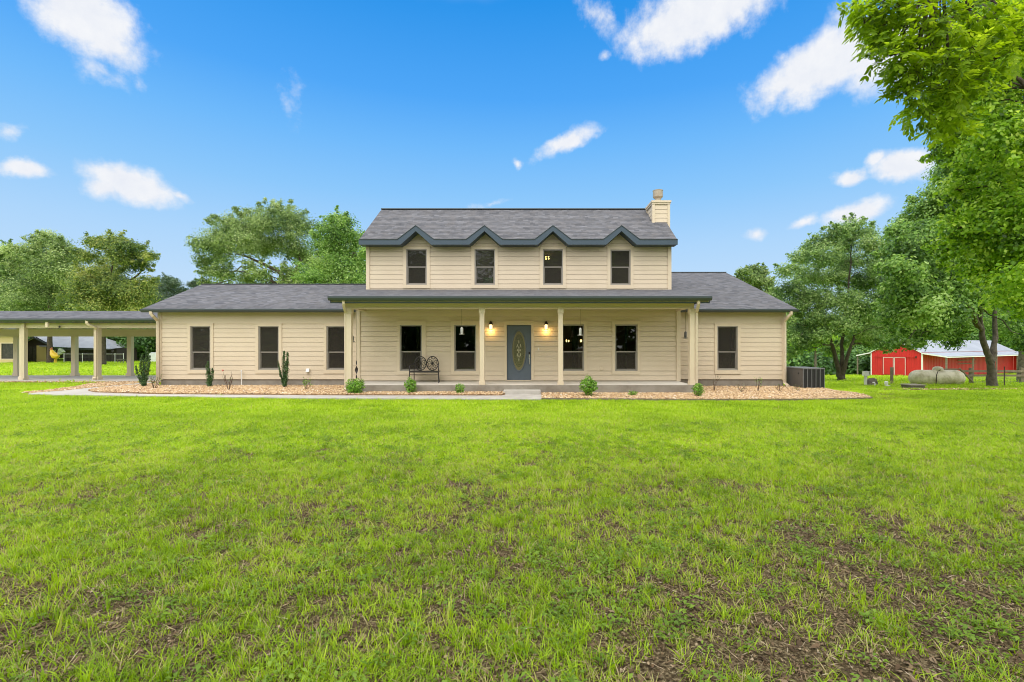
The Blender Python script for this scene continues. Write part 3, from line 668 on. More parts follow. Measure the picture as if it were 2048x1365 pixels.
# windows
M['screen_mesh'] = bpy.data.materials.new('insect_screen'); M['screen_mesh'].use_nodes = True
nt_ = M['screen_mesh'].node_tree; nt_.nodes.remove(nt_.nodes['Principled BSDF']); tr_ = nt_.nodes.new('ShaderNodeBsdfTransparent'); df_ = nt_.nodes.new('ShaderNodeBsdfDiffuse'); df_.inputs[0].default_value = (.16, .145, .12, 1); ms_ = nt_.nodes.new('ShaderNodeMixShader'); ms_.inputs[0].default_value = .20
nt_.links.new(tr_.outputs[0], ms_.inputs[1]); nt_.links.new(df_.outputs[0], ms_.inputs[2]); nt_.links.new(ms_.outputs[0], nt_.nodes['Material Output'].inputs[0])
def window(kind, y, f, t, zr, blind=None, screen=0):
    x0, x1, z0, z1 = f; tx0, tx1, tz0, tz1 = t; w = MB(); e = .042
    w.box(x0, x0+e, y-.022, y+.09, z0, z1); w.box(x1-e, x1, y-.022, y+.09, z0, z1); w.box(x0+e, x1-e, y-.022, y+.09, z1-e, z1); w.box(x0+e, x1-e, y-.022, y+.09, z0, z0+e)
    o = w.build('window', M['frame'], house, bevel=.004)
    s_ = MB(); s_.box(x0+e, x1-e, y+.015, y+.065, zr-.022, zr+.022)
    for (a, c) in ((x0+e, x0+e+.03), (x1-e-.03, x1-e)): s_.box(a, c, y+.03, y+.065, z0+e+.034, zr-.022)
    s_.box(x0+e, x1-e, y+.03, y+.065, z0+e, z0+e+.034)
    s_.build('sash', M['frame'], o)
    p = MB(); p.box(x0+e+.001, x1-e-.001, y+.070, y+.075, z0+e+.001, z1-e-.001); p.build('pane', M['glass'], o)
    q = MB(); ty = y-.040
    q.box(tx0, x0-.001, ty, y+.03, tz0, tz1); q.box(x1+.001, tx1, ty, y+.03, tz0, tz1); q.box(x0-.001, x1+.001, ty, y+.03, z1+.001, tz1); q.box(x0-.001, x1+.001, ty, y+.03, tz0, z0-.001)
    q.box(tx0-.02, tx1+.02, ty-.018, y, tz1, tz1+.022); q.build('trim', M['trim'], o)
    if screen:
        k_ = MB(); k_.quad((x0+e, y+.008, z0+e), (x1-e, y+.008, z0+e), (x1-e, y+.008, z1-e if screen > 1 else zr-.02), (x0+e, y+.008, z1-e if screen > 1 else zr-.02)); k_.build('insect_screen', M['screen_mesh'], o)
    if blind:
        s2 = MB(); z = z1-.06
        zend = z0+.06 if blind == 1 else zr-.1
        while z > zend:
            s2.quad((x0+.03, y+.110, z-.014), (x1-.03, y+.110, z-.014), (x1-.03, y+.135, z+.014), (x0+.03, y+.135, z+.014)); z -= .042
        s2.build('blind', M['blind'], o)
    return o
for i, (k, y, f, t, zr) in enumerate(WIN): window(k, y, f, t, zr, 1 if i in (4, 5) else None, {4: 2, 5: 2, 6: 2, 7: 2, 8: 2, 9: 2, 10: 2, 11: 2}.get(i, 1))
# rooms behind the glass
b = MB()
def room(x0, x1, y0, y1, z0, z1):
    b.quad((x0, y1, z0), (x1, y1, z0), (x1, y1, z1), (x0, y1, z1)); b.quad((x0, y0, z0), (x0, y1, z0), (x0, y1, z1), (x0, y0, z1)); b.quad((x1, y0, z0), (x1, y1, z0), (x1, y1, z1), (x1, y0, z1))
    b.quad((x0, y0, z0), (x1, y0, z0), (x1, y1, z0), (x0, y1, z0)); b.quad((x0, y0, z1), (x1, y0, z1), (x1, y1, z1), (x0, y1, z1))
room(XL+.1, -11.6, YW+.05, 22, .3, 2.85); room(-11.5, PL-.05, YW+.05, 22, .3, 2.85); room(PL+.06, -.95, YP+.04, 22, .33, 2.85); room(-.9, .5, YP+.04, 22, .33, 2.85); room(.55, PR-.06, YP+.04, 22, .33, 2.85); room(PR+.05, XR-.1, YW+.05, 22, .3, 2.85)
for i in range(4): room((UL+.06, -3.0, -.4, 2.2)[i], (-3.05, -.45, 2.15, UR-.06)[i], YU+.04, 22.2, 3.4, 5.43)
b.build('interior_wall', M['dark'], house)
for (x0, x1, y, z0, z1) in ((-4.2, -3.92, YP+.25, .5, 2.4), (-4.66, -4.55, YP+.25, .5, 2.4), (1.55, 1.78, YP+.3, .5, 2.4), (3.5, 3.58, YP+.25, .5, 2.35), (7.8, 7.95, YW+.25, .5, 2.4)):
    n = 8; b = MB()
    for k in range(n):
        xa = x0+(x1-x0)*k/n; xb = x0+(x1-x0)*(k+1)/n; ya = y+.02*(k % 2); yb = y+.02*((k+1) % 2)
        b.quad((xa, ya, z0), (xb, yb, z0), (xb, yb, z1), (xa, ya, z1))
    b.build('curtain', M['curtain'], house)
# door
dx0, dx1, dz0, dz1 = DOOR
b = MB(); b.box(dx0+.012, dx1-.012, YP+.02, YP+.06, dz0, dz1-.012); door = b.build('door', M['door'], house, bevel=.004)
ocx, ocz, orx, orz = (dx0+dx1)/2-.005, PZ(702, YP), PX(1052.6, YP)-PX(1038.2, YP), (PZ(662.5, YP)-PZ(743, YP))/2
def oval(rx, rz, y, n=40): return [(ocx+rx*math.cos(2*PI*i/n), y, ocz+rz*math.sin(2*PI*i/n)) for i in range(n)]
b = MB(); o_ = oval(orx, orz, YP); b.tube([(p[0], YP+.012, p[2]) for p in o_]+[(o_[0][0], YP+.012, o_[0][2])], .02, 8, False); b.build('oval_frame', M['door'], door, smooth=True)
M['oval'] = mat('bevelled_oval_glass', (.135, .125, .065), .12, .8, noise=(22, (.075, .08, .045), .4, .6), bump=(45, .5, .01))
M['lead'] = mat('clear_bevels', (.55, .52, .36), .1, .9, noise=(40, (.25, .24, .15), .4, .6))
M['ovalrim'] = mat('oval_glass_border', (.22, .19, .10), .25, .6, noise=(60, (.15, .135, .07), .4, .6))
b = MB(); b.add([(p[0], YP+.012, p[2]) for p in oval(orx*.97, orz*.97, YP)], [tuple(range(40))]); b.build('oval_border', M['ovalrim'], door)
b = MB(); b.add([(p[0], YP+.008, p[2]) for p in oval(orx*.76, orz*.82, YP)], [tuple(range(40))]); b.build('oval_pane', M['oval'], door)
b = MB()
def lens(cx, cz, rx, rz): b.add([(ocx+cx+rx*math.cos(2*PI*i/10), YP+.003, ocz+cz+rz*math.sin(2*PI*i/10)) for i in range(10)], [tuple(range(10))])
for sx in (-1, 1):
    lens(sx*.055, .20, .016, .05); lens(sx*.05, .02, .016, .04); lens(sx*.055, -.15, .02, .06); lens(sx*.075, .14, .01, .03); lens(sx*.03, -.22, .01, .03)
lens(0, .33, .014, .07); lens(0, .12, .016, .05); lens(0, .0, .02, .12); lens(0, -.18, .015, .05); lens(0, -.32, .016, .07)
b.build('bevel', M['lead'], door)
b = MB(); hx = PX(1058.8, YP); b.box(hx-.03, hx+.03, YP-.005, YP+.02, PZ(709, YP), PZ(704.5, YP)); b.build('deadbolt', M['metal'], door)
b = MB(); b.box(hx-.022, hx+.022, YP+.008, YP+.02, PZ(718, YP), PZ(709.6, YP)); b.tube([(hx, YP+.01, PZ(714, YP)), (hx, YP-.04, PZ(716, YP)), (hx, YP-.045, PZ(724, YP)), (hx, YP-.03, PZ(728, YP)), (hx, YP+.015, PZ(729, YP))], .012, 8); b.build('handle', M['steel'], door, smooth=True)
b = MB(); b.box(DTRIM[0], dx0, YP-.04, YP+.06, FZ+.03, DTRIM[3]); b.box(dx1, DTRIM[1], YP-.04, YP+.06, FZ+.03, DTRIM[3]); b.box(dx0, dx1, YP-.04, YP+.06, dz1, DTRIM[3]); b.box(DTRIM[0]-.02, DTRIM[1]+.02, YP-.06, YP, DTRIM[3], DTRIM[3]+.022)
b.box(dx0, dx1, YP-.05, YP+.06, dz0-.028, dz0-.002); b.build('door_frame', M['trim'], house)
# porch
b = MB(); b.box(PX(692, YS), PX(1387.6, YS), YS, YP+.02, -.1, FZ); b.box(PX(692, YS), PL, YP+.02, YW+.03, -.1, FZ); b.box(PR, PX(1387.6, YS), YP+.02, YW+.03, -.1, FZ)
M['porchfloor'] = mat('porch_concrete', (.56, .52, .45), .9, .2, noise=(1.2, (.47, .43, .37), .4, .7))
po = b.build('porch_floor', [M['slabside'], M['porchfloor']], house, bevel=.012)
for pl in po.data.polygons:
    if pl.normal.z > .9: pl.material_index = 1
GL, GR, YG = PX(658, 15.5), PX(1422, 15.5), 15.5
bl, br_ = PX(690, 15.9)+.02, PX(1388, 15.9)-.02
b = MB(); b.box(bl, br_, YS, YS+.15, 2.875, 3.045); b.box(bl+.02, bl+.14, YS+.15, YW, 2.875, 3.045); b.box(br_-.14, br_-.02, YS+.15, YW, 2.875, 3.045); b.box(bl-.005, br_+.005, YS-.012, YS+.17, 2.845, 2.873); b.build('porch_beam', M['trim'], house)
b = MB(); b.box(bl+.145, br_-.145, YS+.155, YP-.05, 2.93, 2.95); b.box(GL+.06, GR-.06, YG+.02, YS+.3, 3.05, 3.07); b.build('porch_ceiling', M['trim'], house)
def post(x, y, z0, z1, w, name='porch_post', cap=True):
    p = MB(); h = w/2; p.box(x-h, x+h, y-h, y+h, z0+.16, z1-.17)
    c = h+.022; p.box(x-c, x+c, y-c, y+c, z0, z0+.11); p.box(x-h-.011, x+h+.011, y-h-.011, y+h+.011, z0+.11, z0+.16)
    p.box(x-c, x+c, y-c, y+c, z1-.14, z1); p.box(x-h-.011, x+h+.011, y-h-.011, y+h+.011, z1-.17, z1-.14)
    return p.build(name, M['trim'], house, bevel=.005)
for px in (699.3, 964.3, 1121, 1383.2): post(PX(px, 15.93), 15.93, FZ, 2.845, .155)
def spout(pts, parent=house, w=.035):
    p = MB()
    pts = [Vector(q) for q in pts]; p.tube(pts, w*1.25, 4)
    return p.build('downspout', M['trim'], parent)
for sx, px, gx in ((-1, 692.4, 687), (1, 1391.6, 1397)):
    x = PX(px, 15.93); g = PX(gx, 15.5)
    spout([(g, 15.50, 3.08), (g, 15.50, 2.99), (g+(x-g)*.35, 15.58, 2.9), (x, 15.86, 2.72), (x, 15.88, 2.6), (x, 15.88, .22), (x, 15.84, .16)], w=.042)
# roofs
def roofquad(mb, a, b_, c, d):       # a-b along the eave, d-c along the ridge
    a, b_, c, d = map(Vector, (a, b_, c, d)); ux = (b_-a).normalized(); n = ux.cross(d-a).normalized(); uy = n.cross(ux)
    uv = [((p-a).dot(ux)+a.x, (p-a).dot(uy)) for p in (a, b_, c, d)]
    mb.quad(a, b_, c, d, uv)
def slabquad(mb, a, b_, c, d, th=.05):
    roofquad(mb, a, b_, c, d); k = Vector((0, 0, -th)); lo = [Vector(p)+k for p in (a, b_, c, d)]; hi = [Vector(p) for p in (a, b_, c, d)]
    mi = mb.mi; mb.mi = 1; mb.quad(*lo[::-1])
    for i in range(4): mb.quad(hi[i], lo[i], lo[(i+1) % 4], hi[(i+1) % 4])
    mb.mi = mi
ROOFM = [M['shingle'], M['gutter']]
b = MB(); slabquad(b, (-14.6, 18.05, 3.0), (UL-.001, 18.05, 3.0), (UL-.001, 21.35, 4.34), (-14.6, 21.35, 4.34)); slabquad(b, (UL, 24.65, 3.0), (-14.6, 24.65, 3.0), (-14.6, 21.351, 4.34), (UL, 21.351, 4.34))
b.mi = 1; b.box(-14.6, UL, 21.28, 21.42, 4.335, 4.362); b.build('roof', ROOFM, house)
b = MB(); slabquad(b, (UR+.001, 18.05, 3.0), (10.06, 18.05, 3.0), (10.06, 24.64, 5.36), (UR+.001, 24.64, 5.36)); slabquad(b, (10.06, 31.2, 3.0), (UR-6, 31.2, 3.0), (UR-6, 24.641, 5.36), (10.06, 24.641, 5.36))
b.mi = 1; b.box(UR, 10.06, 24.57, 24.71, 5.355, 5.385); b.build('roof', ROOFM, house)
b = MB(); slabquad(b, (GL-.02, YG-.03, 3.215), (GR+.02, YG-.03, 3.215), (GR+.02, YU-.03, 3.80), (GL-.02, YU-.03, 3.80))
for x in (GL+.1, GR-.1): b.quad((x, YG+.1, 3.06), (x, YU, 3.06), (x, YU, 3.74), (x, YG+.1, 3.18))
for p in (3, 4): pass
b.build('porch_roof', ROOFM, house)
# upper roof with its four little gables
b = MB()
poly = [(EL_, YE, EZ)]
for xc in DX:
    zp = 6.17; yb = YE+(zp-EZ)/SLU
    poly += [(xc-.70, YE, EZ), (xc, yb, zp), (xc+.70, YE, EZ)]
poly += [(ER_, YE, EZ), (ER_, RY, RZ), (EL_, RY, RZ)]
k = math.hypot(1, SLU)
b.add(poly, [tuple(range(len(poly)))], [(p[0], (p[1]-YE)*k) for p in poly])
for xc in DX:
    zp = 6.17; yb = YE+(zp-EZ)/SLU
    b.add([(xc-.70, YE-.03, EZ-.002), (xc, YE-.03, zp), (xc, yb, zp)], [(0, 1, 2)], [(YE, 0), (YE, .88), (YE+yb-YE, .88)])
    b.add([(xc+.70, YE-.03, EZ-.002), (xc, YE-.03, zp), (xc, yb, zp)], [(1, 0, 2)], [(YE, 0), (YE, .88), (YE+yb-YE, .88)])
roofquad(b, (ER_, 23.8, EZ), (EL_, 23.8, EZ), (EL_, RY+.001, RZ), (ER_, RY+.001, RZ))
b.mi = 1; b.box(EL_, ER_, RY-.08, RY+.08, RZ-.012, RZ+.028)
b.build('roof', ROOFM, house)
top = [(EL_, EZ)]; bot = [(EL_, EB)]
for xc in DX:
    top += [(xc-.70, EZ), (xc, 6.17), (xc+.70, EZ)]; bot += [(xc-.58, EB), (xc, 5.966), (xc+.58, EB)]
top.append((ER_, EZ)); bot.append((ER_, EB))
b = MB(); e2 = MB()
for i in range(len(top)-1):
    b.extr([bot[i], bot[i+1], top[i+1], top[i]], YE-.035, YE+.0)
    a0, a1 = bot[i], bot[i+1]
    b.quad((a0[0], YE, a0[1]+.012), (a1[0], YE, a1[1]+.012), (a1[0], YU-.001, a1[1]+.012), (a0[0], YU-.001, a0[1]+.012))
    t0, t1 = top[i], top[i+1]
    e2.extr([(t0[0], t0[1]+.002), (t1[0], t1[1]+.002), (t1[0], t1[1]+.026), (t0[0], t0[1]+.026)], YE-.055, YE+.03)
for x in (EL_, ER_-.03):       # rake boards on the gable ends
    b.add([(x, YE, EB), (x+.03, YE, EB), (x+.03, RY, RZ-.19), (x, RY, RZ-.19), (x, YE, EZ-.004), (x+.03, YE, EZ-.004), (x+.03, RY, RZ-.012), (x, RY, RZ-.012)], [(0, 1, 2, 3), (4, 7, 6, 5), (0, 4, 5, 1), (0, 3, 7, 4), (1, 5, 6, 2)])
    b.add([(x, 23.8, EB), (x+.03, 23.8, EB), (x+.03, RY, RZ-.19), (x, RY, RZ-.19), (x, 23.8, EZ-.004), (x+.03, 23.8, EZ-.004), (x+.03, RY, RZ-.012), (x, RY, RZ-.012)], [(0, 1, 2, 3), (4, 7, 6, 5), (0, 4, 5, 1), (0, 3, 7, 4), (1, 5, 6, 2)])
b.build('fascia', M['fascia'], house); e2.build('drip_edge', M['gutter'], house)
# gutters
def gutter(x0, x1, y, z0, z1, parent=house):
    p = MB(); w = .12
    prof = [(y+.02, z0), (y-w*.6, z0), (y-w, z0+(z1-z0)*.55), (y-w, z1), (y-w+.014, z1), (y-w+.014, z1-.02), (y-.005, z1-.02), (y-.005, z1), (y+.02, z1)]
    n = len(prof)
    p.add([(x0, a, c) for a, c in prof]+[(x1, a, c) for a, c in prof], [tuple(range(n)), tuple(range(2*n-1, n-1, -1))]+[(i, (i+1) % n, n+(i+1) % n, n+i) for i in range(n)])
    return p.build('gutter', M['gutter'], parent)
gutter(GL, GR, YG, 3.075, 3.205); gutter(-14.6, GL+.45, 18.08, 2.872, 2.995); gutter(GR-.35, 10.06, 18.08, 2.872, 2.995)
for x0, x1 in ((-14.55, PL), (PR, 10.0)):
    b = MB(); b.box(x0, x1, 18.085, YW-.03, 2.885, 2.90); b.build('soffit', M['gutter'], house)
b = MB(); b.box(GL+.03, GR-.03, YG+.021, YG+.05, 2.99, 3.2); b.build('porch_fascia', M['gutter'], house)
spout([(PX(303, 18.05), 18.02, 2.9), (PX(303, 18.05), 18.02, 2.83), (PX(305, 18.05), 18.06, 2.74), (PX(314.5, 18.3), 18.3, 2.58), (PX(314.5, 18.3), 18.31, 2.45), (PX(314.5, 18.3), 18.31, .14)], w=.05)
spout([(PX(1581, 18.05), 18.02, 2.9), (PX(1581, 18.05), 18.02, 2.80), (PX(1578, 18.05), 18.1, 2.70), (PX(1570, 18.3), 18.32, 2.55), (PX(1570, 18.3), 18.33, 2.4), (PX(1570, 18.3), 18.33, .2), (PX(1575, 18.1), 18.1, .13), (PX(1577, 17.95), 17.95, .1)], w=.05)
# chimney
cx0, cx1, cy0, cy1, cz1 = 5.06, 5.72, 19.75, 20.7, 7.56
b = MB()
courses(b, frontmap(cy0), cx0+.06, cx1-.06, 6.5, cz1-.14); courses(b, leftmap(cx0), cy0+.06, cy1-.06, 6.2, cz1-.14, zstart=6.50-EXPO*2)
courses(b, rightmap(cx1), cy0+.06, cy1-.06, 3.4, cz1-.14); courses(b, lambda u, d, z: (u, cy1+d, z), cx0, cx1, 3.4, cz1-.14)
ch = b.build('chimney', M['siding'], house)
b = MB()
for (x0, x1) in ((cx0-.035, cx0+.07), (cx1-.07, cx1+.035)):
    b.box(x0, x1, cy0-.035, cy0+.02, 3.4 if x1 > cx1 else 6.4, cz1-.13); b.box(x0, x1, cy1-.02, cy1+.035, 3.4, cz1-.13)
b.box(cx0-.036, cx0-.004, cy0+.02, cy0+.09, 6.4, cz1-.13); b.box(cx1+.004, cx1+.036, cy0+.02, cy0+.09, 3.4, cz1-.13)
b.build('corner_board', M['trim'], ch)
b = MB(); b.box(cx0-.05, cx1+.05, cy0-.05, cy1+.05, cz1-.13, cz1-.06); b.box(cx0-.075, cx1+.075, cy0-.075, cy1+.075, cz1-.06, cz1+.015); b.build('crown', M['trim'], ch)
b = MB(); b.lathe((5.38, 20.2, 0), [(.13, cz1), (.13, 7.80), (.17, 7.82), (.205, 7.86), (.205, 8.10), (.215, 8.11), (.215, 8.135), (.1, 8.16)], 20)
M['flue'] = mat('beige_metal', (.40, .34, .26), .5, .4, noise=(5, (.33, .27, .2), .4, .7)); b.build('flue_cap', M['flue'], ch, smooth=True)
# small fittings
b = MB(); vx, vz = PX(617, YW), PZ(741.5, YW); b.box(vx-.06, vx+.06, YW-.06, YW-.03, vz-.07, vz+.08); b.add([(vx-.06, YW-.06, vz+.08), (vx+.06, YW-.06, vz+.08), (vx+.06, YW-.12, vz-.05), (vx-.06, YW-.12, vz-.05), (vx-.06, YW-.06, vz-.05), (vx+.06, YW-.06, vz-.05)], [(0, 1, 2, 3), (0, 3, 4), (1, 5, 2), (3, 2, 5, 4)]); b.build('dryer_vent', M['white'], house)
b = MB(); x = PX(483, 18.3); b.tube([(x, 18.3, .05), (x, 18.3, PZ(744, 18.3))], .016, 8); b.lathe((x, 18.3, PZ(744, 18.3)), [(.03, 0), (.03, .06), (.01, .07)], 10); b.build('standpipe', M['white'], house, smooth=True)
for px, py in ((1077.5, 698.5), (1202.5, 738)):
    b = MB(); x, z = PX(px, YP), PZ(py, YP); w = .018 if py < 700 else .045; h = .05 if py < 700 else .06
    b.box(x-w, x+w, YP-.045, YP-.02, z-h, z+h); b.build('doorbell' if py < 700 else 'outlet_cover', M['trim'] if py > 700 else M['white'], house, bevel=.005)
b = MB(); b.tube([(PX(702, YW), YW-.05, 2.3), (PX(702, YW), YW-.05, .62), (PX(700.5, YW), YW-.05, .60)], .008, 6); b.build('conduit', M['gutter'], house)

# concrete step in front of the porch
b = MB(); b.box(PX(1006.5, 15.4), PX(1081.5, 15.4), 15.35, YS-.002, -.02, .18); st = b.build('concrete_step', M['concrete'], bevel=.015); tag(st, 'single low concrete step in front of the porch door', 'step')

# wall lanterns either side of the door
def lantern(x, z):
    t = thing('wall_lantern', '', 'lamp', (x, YP-.12, z)); y = YP-.12
    b = MB(); b.box(x-.045, x+.045, YP-.045, YP-.025, z+.02, z+.2); b.tube([(x, YP-.04, z+.14), (x, YP-.08, z+.2), (x, y, z+.175)], .012, 8); b.build('bracket', M['bronze'], t)
    b = MB(); b.lathe((x, y, z), [(.012, .22), (.02, .18), (.045, .16), (.075, .10), (.078, .085), (.05, .085)][::-1], 16); b.build('hood', M['bronze'], t, smooth=True)
    b = MB(); b.lathe((x, y, z), [(.05, -.075), (.058, -.06), (.058, .06), (.05, .084)], 16); b.build('glass_shade', M['glow'], t, smooth=True)
    b = MB(); b.lathe((x, y, z), [(.075, -.095), (.075, -.08), (.03, -.076)], 16)
    for k in range(4):
        a = PI/4+k*PI/2; b.tube([(x+.068*math.cos(a), y+.068*math.sin(a), z-.08), (x+.068*math.cos(a), y+.068*math.sin(a), z+.09)], .005, 6)
    b.build('cage', M['bronze'], t)
    for dz in (-.13,):
        ld = bpy.data.lights.new('lamp_light', 'POINT'); ld.energy = 5.5; ld.color = (1, .56, .16); ld.shadow_soft_size = .05
        lo = bpy.data.objects.new('lamp_light', ld); COL.objects.link(lo); lo.parent = t; lo.location = (0, -.0, dz)
    return t
for px, lab in ((981.5, 'lit bronze wall lantern beside the door on the bench side'), (1092.3, 'lit bronze wall lantern between the door and the doorbell side post')):
    lantern(PX(px, YP-.12), PZ(654.3, YP-.12))['label'] = lab
# ------------------------------------------------------------------ on the porch
def mk_bench():
    t = thing('garden_bench', 'black cast metal bench with two round flower medallion backs under the porch window', 'bench', (PX(851, 17.0), 16.95, FZ))
    L_ = lambda x, y, z: (x, y, z)
    w, d, sh = .50, .40, .39
    def bar(name, segs, m=M['metal']):
        b = MB()
        for pts_, r_ in segs: b.tube(pts_, r_, 8)
        return b.build(name, m, t, local=True, smooth=True)
    for sx in (-1, 1):
        bar('leg', [([(sx*w, -d/2, sh), (sx*(w+.005), -d/2-.01, .25), (sx*(w+.02), -d/2-.04, .02), (sx*(w+.03), -d/2-.06, 0)], .016)])
        bar('leg', [([(sx*(w-.06), d/2, .5), (sx*(w-.06), d/2, .25), (sx*(w-.05), d/2+.05, 0)], .016)])
        bar('armrest', [([(sx*w, -d/2, sh), (sx*(w+.01), -d/2-.01, .50), (sx*(w-.005), -d/2+.03, .60), (sx*(w-.04), d/2-.1, .635), (sx*(w-.07), d/2+.03, .66)], .016)])
    b = MB()
    for k in range(9): y = -d/2+d*k/8; b.box(-w, w, y-.018, y+.018, sh-.012, sh+.012)
    b.box(-w, w, -d/2-.02, -d/2+.015, sh-.035, sh+.016); b.box(-w, w, -d/2-.01, -d/2+.01, sh-.10, sh-.08); b.build('seat', M['metal'], t, local=True, bevel=.004)
    for sx in (-1, 1):
        cx, cz, rx, rz, yb = sx*.215, .66, .205, .245, d/2
        def pt(a, f): return (cx+rx*f*math.cos(a), yb+.05*(cz+rz*f*math.sin(a)-.4), cz+rz*f*math.sin(a))
        b = MB(); n = 36
        b.tube([pt(2*PI*i/n, 1) for i in range(n+1)], .017, 8, False)
        for k in range(10):
            a = 2*PI*k/10+.15; b.tube([pt(a, .12), pt(a, .66)], .010, 6); b.tube([pt(a-.31, .92), pt(a-.2, .76), pt(a, .66), pt(a+.2, .76), pt(a+.31, .92)], .010, 6)
        b.lathe((cx, yb+.05*(cz-.4)-.015, cz), [(.045, 0), (.045, .02), (.02, .03)], 14, 'y')
        b.build('medallion', M['metal'], t, local=True, smooth=True)
    return t
mk_bench()
M['clear'] = glassmat('feeder_glass', (.85, .88, .86), 1.45); M['feeder'] = mat('galvanised', (.62, .62, .60), .4, .5, metal=.3); M['cord'] = mat('dark_cord', (.10, .075, .03), .8, .2)
M['feederdark'] = mat('dark_feeder', (.12, .12, .115), .5, .5)
def feeder(px, pz0, pz1, Y, label, m, ztop):
    x, z0, z1 = PX(px, Y), PZ(pz1, Y), PZ(pz0, Y); h = z1-z0
    t = thing('bird_feeder', label, 'bird feeder', (x, Y, z0), group='bird feeders hung along the porch')
    b = MB(); b.tube([(x, Y, z1-.005), (x, Y, ztop)], .005, 6); b.build('cord', M['cord'], t)
    b = MB(); b.lathe((x, Y, z0), [(.035, .04), (.042, .06), (.042, h*.75), (.03, h*.86), (.03, h*.9)], 14); b.build('reservoir', m[0], t, smooth=True)
    b = MB(); b.lathe((x, Y, z0), [(.03, -.012), (.092, 0), (.092, .012), (.035, .02), (.035, .05)], 16); b.build('tray', m[1], t, smooth=True)
    b = MB(); b.lathe((x, Y, z0), [(.044, h*.72), (.04, h*.88), (.015, h)], 14)
    for k in range(3): a = 2*PI*k/3+.4; b.tube([(x+.046*math.cos(a), Y+.046*math.sin(a), z0+.03), (x+.046*math.cos(a), Y+.046*math.sin(a), z0+h*.8)], .004, 5)
    b.build('cage', m[1], t)
    return t
M['feedglass'] = mat('frosted_tube', (.55, .56, .54), .25, .5)
fm, fd = (M['feedglass'], M['feeder']), (M['feederdark'], M['feederdark'])
feeder(923.5, 654.5, 669, 16.0, 'pale hanging bird feeder in front of the window beside the bench', fm, 2.93)
feeder(1160.5, 656, 671, 16.0, 'pale hanging bird feeder in front of the window with glowing bulbs', fm, 2.93)
feeder(704.8, 671, 684, 16.7, 'dark hanging bird feeder at the porch end above the twisted spinner', fd, 2.9)
feeder(1371, 663, 677, 16.7, 'dark hanging bird feeder at the porch end nearest the air conditioner', fd, 2.9)
# a twisted metal spinner hanging at the porch end
x, Y = PX(713, 16.9), 16.9
t = thing('wind_spinner', 'dark twisted wind spinner hanging at the porch end behind the round shrub', 'wind spinner', (x, Y, .5))
b = MB(); b.tube([(x, Y, 1.08), (x, Y, 2.88)], .004, 5); b.build('cord', M['cord'], t)
b = MB(); n = 26
for i in range(n):
    def pr(k):
        f = k/n; w_ = .045*math.sin(PI*min(1, f*1.02+.0))**.7+.006; a = 2.2*f*PI; return (w_*math.cos(a), w_*math.sin(a), .42+.68*f)
    a0, a1 = pr(i), pr(i+1)
    b.quad((x-a0[0], Y-a0[1], a0[2]), (x+a0[0], Y+a0[1], a0[2]), (x+a1[0], Y+a1[1], a1[2]), (x-a1[0], Y-a1[1], a1[2]))
b.build('blade', M['metal'], t)
# lights seen through the windows
t = thing('chandelier', 'glowing ring chandelier of small bulbs seen through the porch window', 'chandelier', (1.35, 19.6, 1.9))
cx_, cy_, cz_ = PX(1143, 19.6), 19.6, PZ(682, 19.6)
b = MB(); n = 20; b.tube([(cx_+.42*math.cos(2*PI*i/n), cy_+.42*math.sin(2*PI*i/n), cz_-.07) for i in range(n+1)], .012, 6, False); b.tube([(cx_, cy_, cz_-.05), (cx_, cy_, 2.84)], .01, 6)
for k in range(3): a = k*2*PI/3; b.tube([(cx_, cy_, cz_+.25), (cx_+.42*math.cos(a), cy_+.42*math.sin(a), cz_-.07)], .007, 5)
b.build('ring', M['bronze'], t)
for k in range(8):
    a = 2*PI*k/8+.2; b = MB(); b.lathe((cx_+.42*math.cos(a), cy_+.42*math.sin(a), cz_), [(.008, -.06), (.026, -.02), (.03, .0), (.022, .03), (.006, .05)], 8); b.build('bulb', M['bulb'], t, smooth=True)
t = thing('ceiling_lamp', 'four lit bulbs of a ceiling lamp behind the third upstairs window', 'lamp', (PX(1094, 20), 20, 5.2))
for (px, py) in ((1091.5, 514.5), (1097, 514), (1092, 518.5), (1097.5, 518)):
    b = MB(); b.lathe((PX(px, 20), 20, PZ(py, 20)), [(.01, -.03), (.03, -.01), (.03, .02), (.01, .035)], 8); b.build('bulb', M['bulb'], t, smooth=True)
b = MB(); xx = PX(1094.5, 20); b.tube([(xx, 20, 5.30), (xx, 20, 5.425)], .02, 6); b.box(xx-.1, xx+.1, 19.97, 20.03, 5.34, 5.37); b.build('lamp_base', M['bronze'], t)
M['greenbox'] = mat('green_plastic', (.16, .42, .18), .5, .4)
b = MB(); b.box(PX(967, 18.95), PX(986.5, 18.95), 18.88, 19.05, 3.98, PZ(557.5, 18.95)); b.box(PX(966, 18.95), PX(987.5, 18.95), 18.87, 19.06, PZ(557.5, 18.95), PZ(556, 18.95)); tag(b.build('storage_box', M['greenbox'], bevel=.01), 'pale green box standing inside the second upstairs window', 'box')

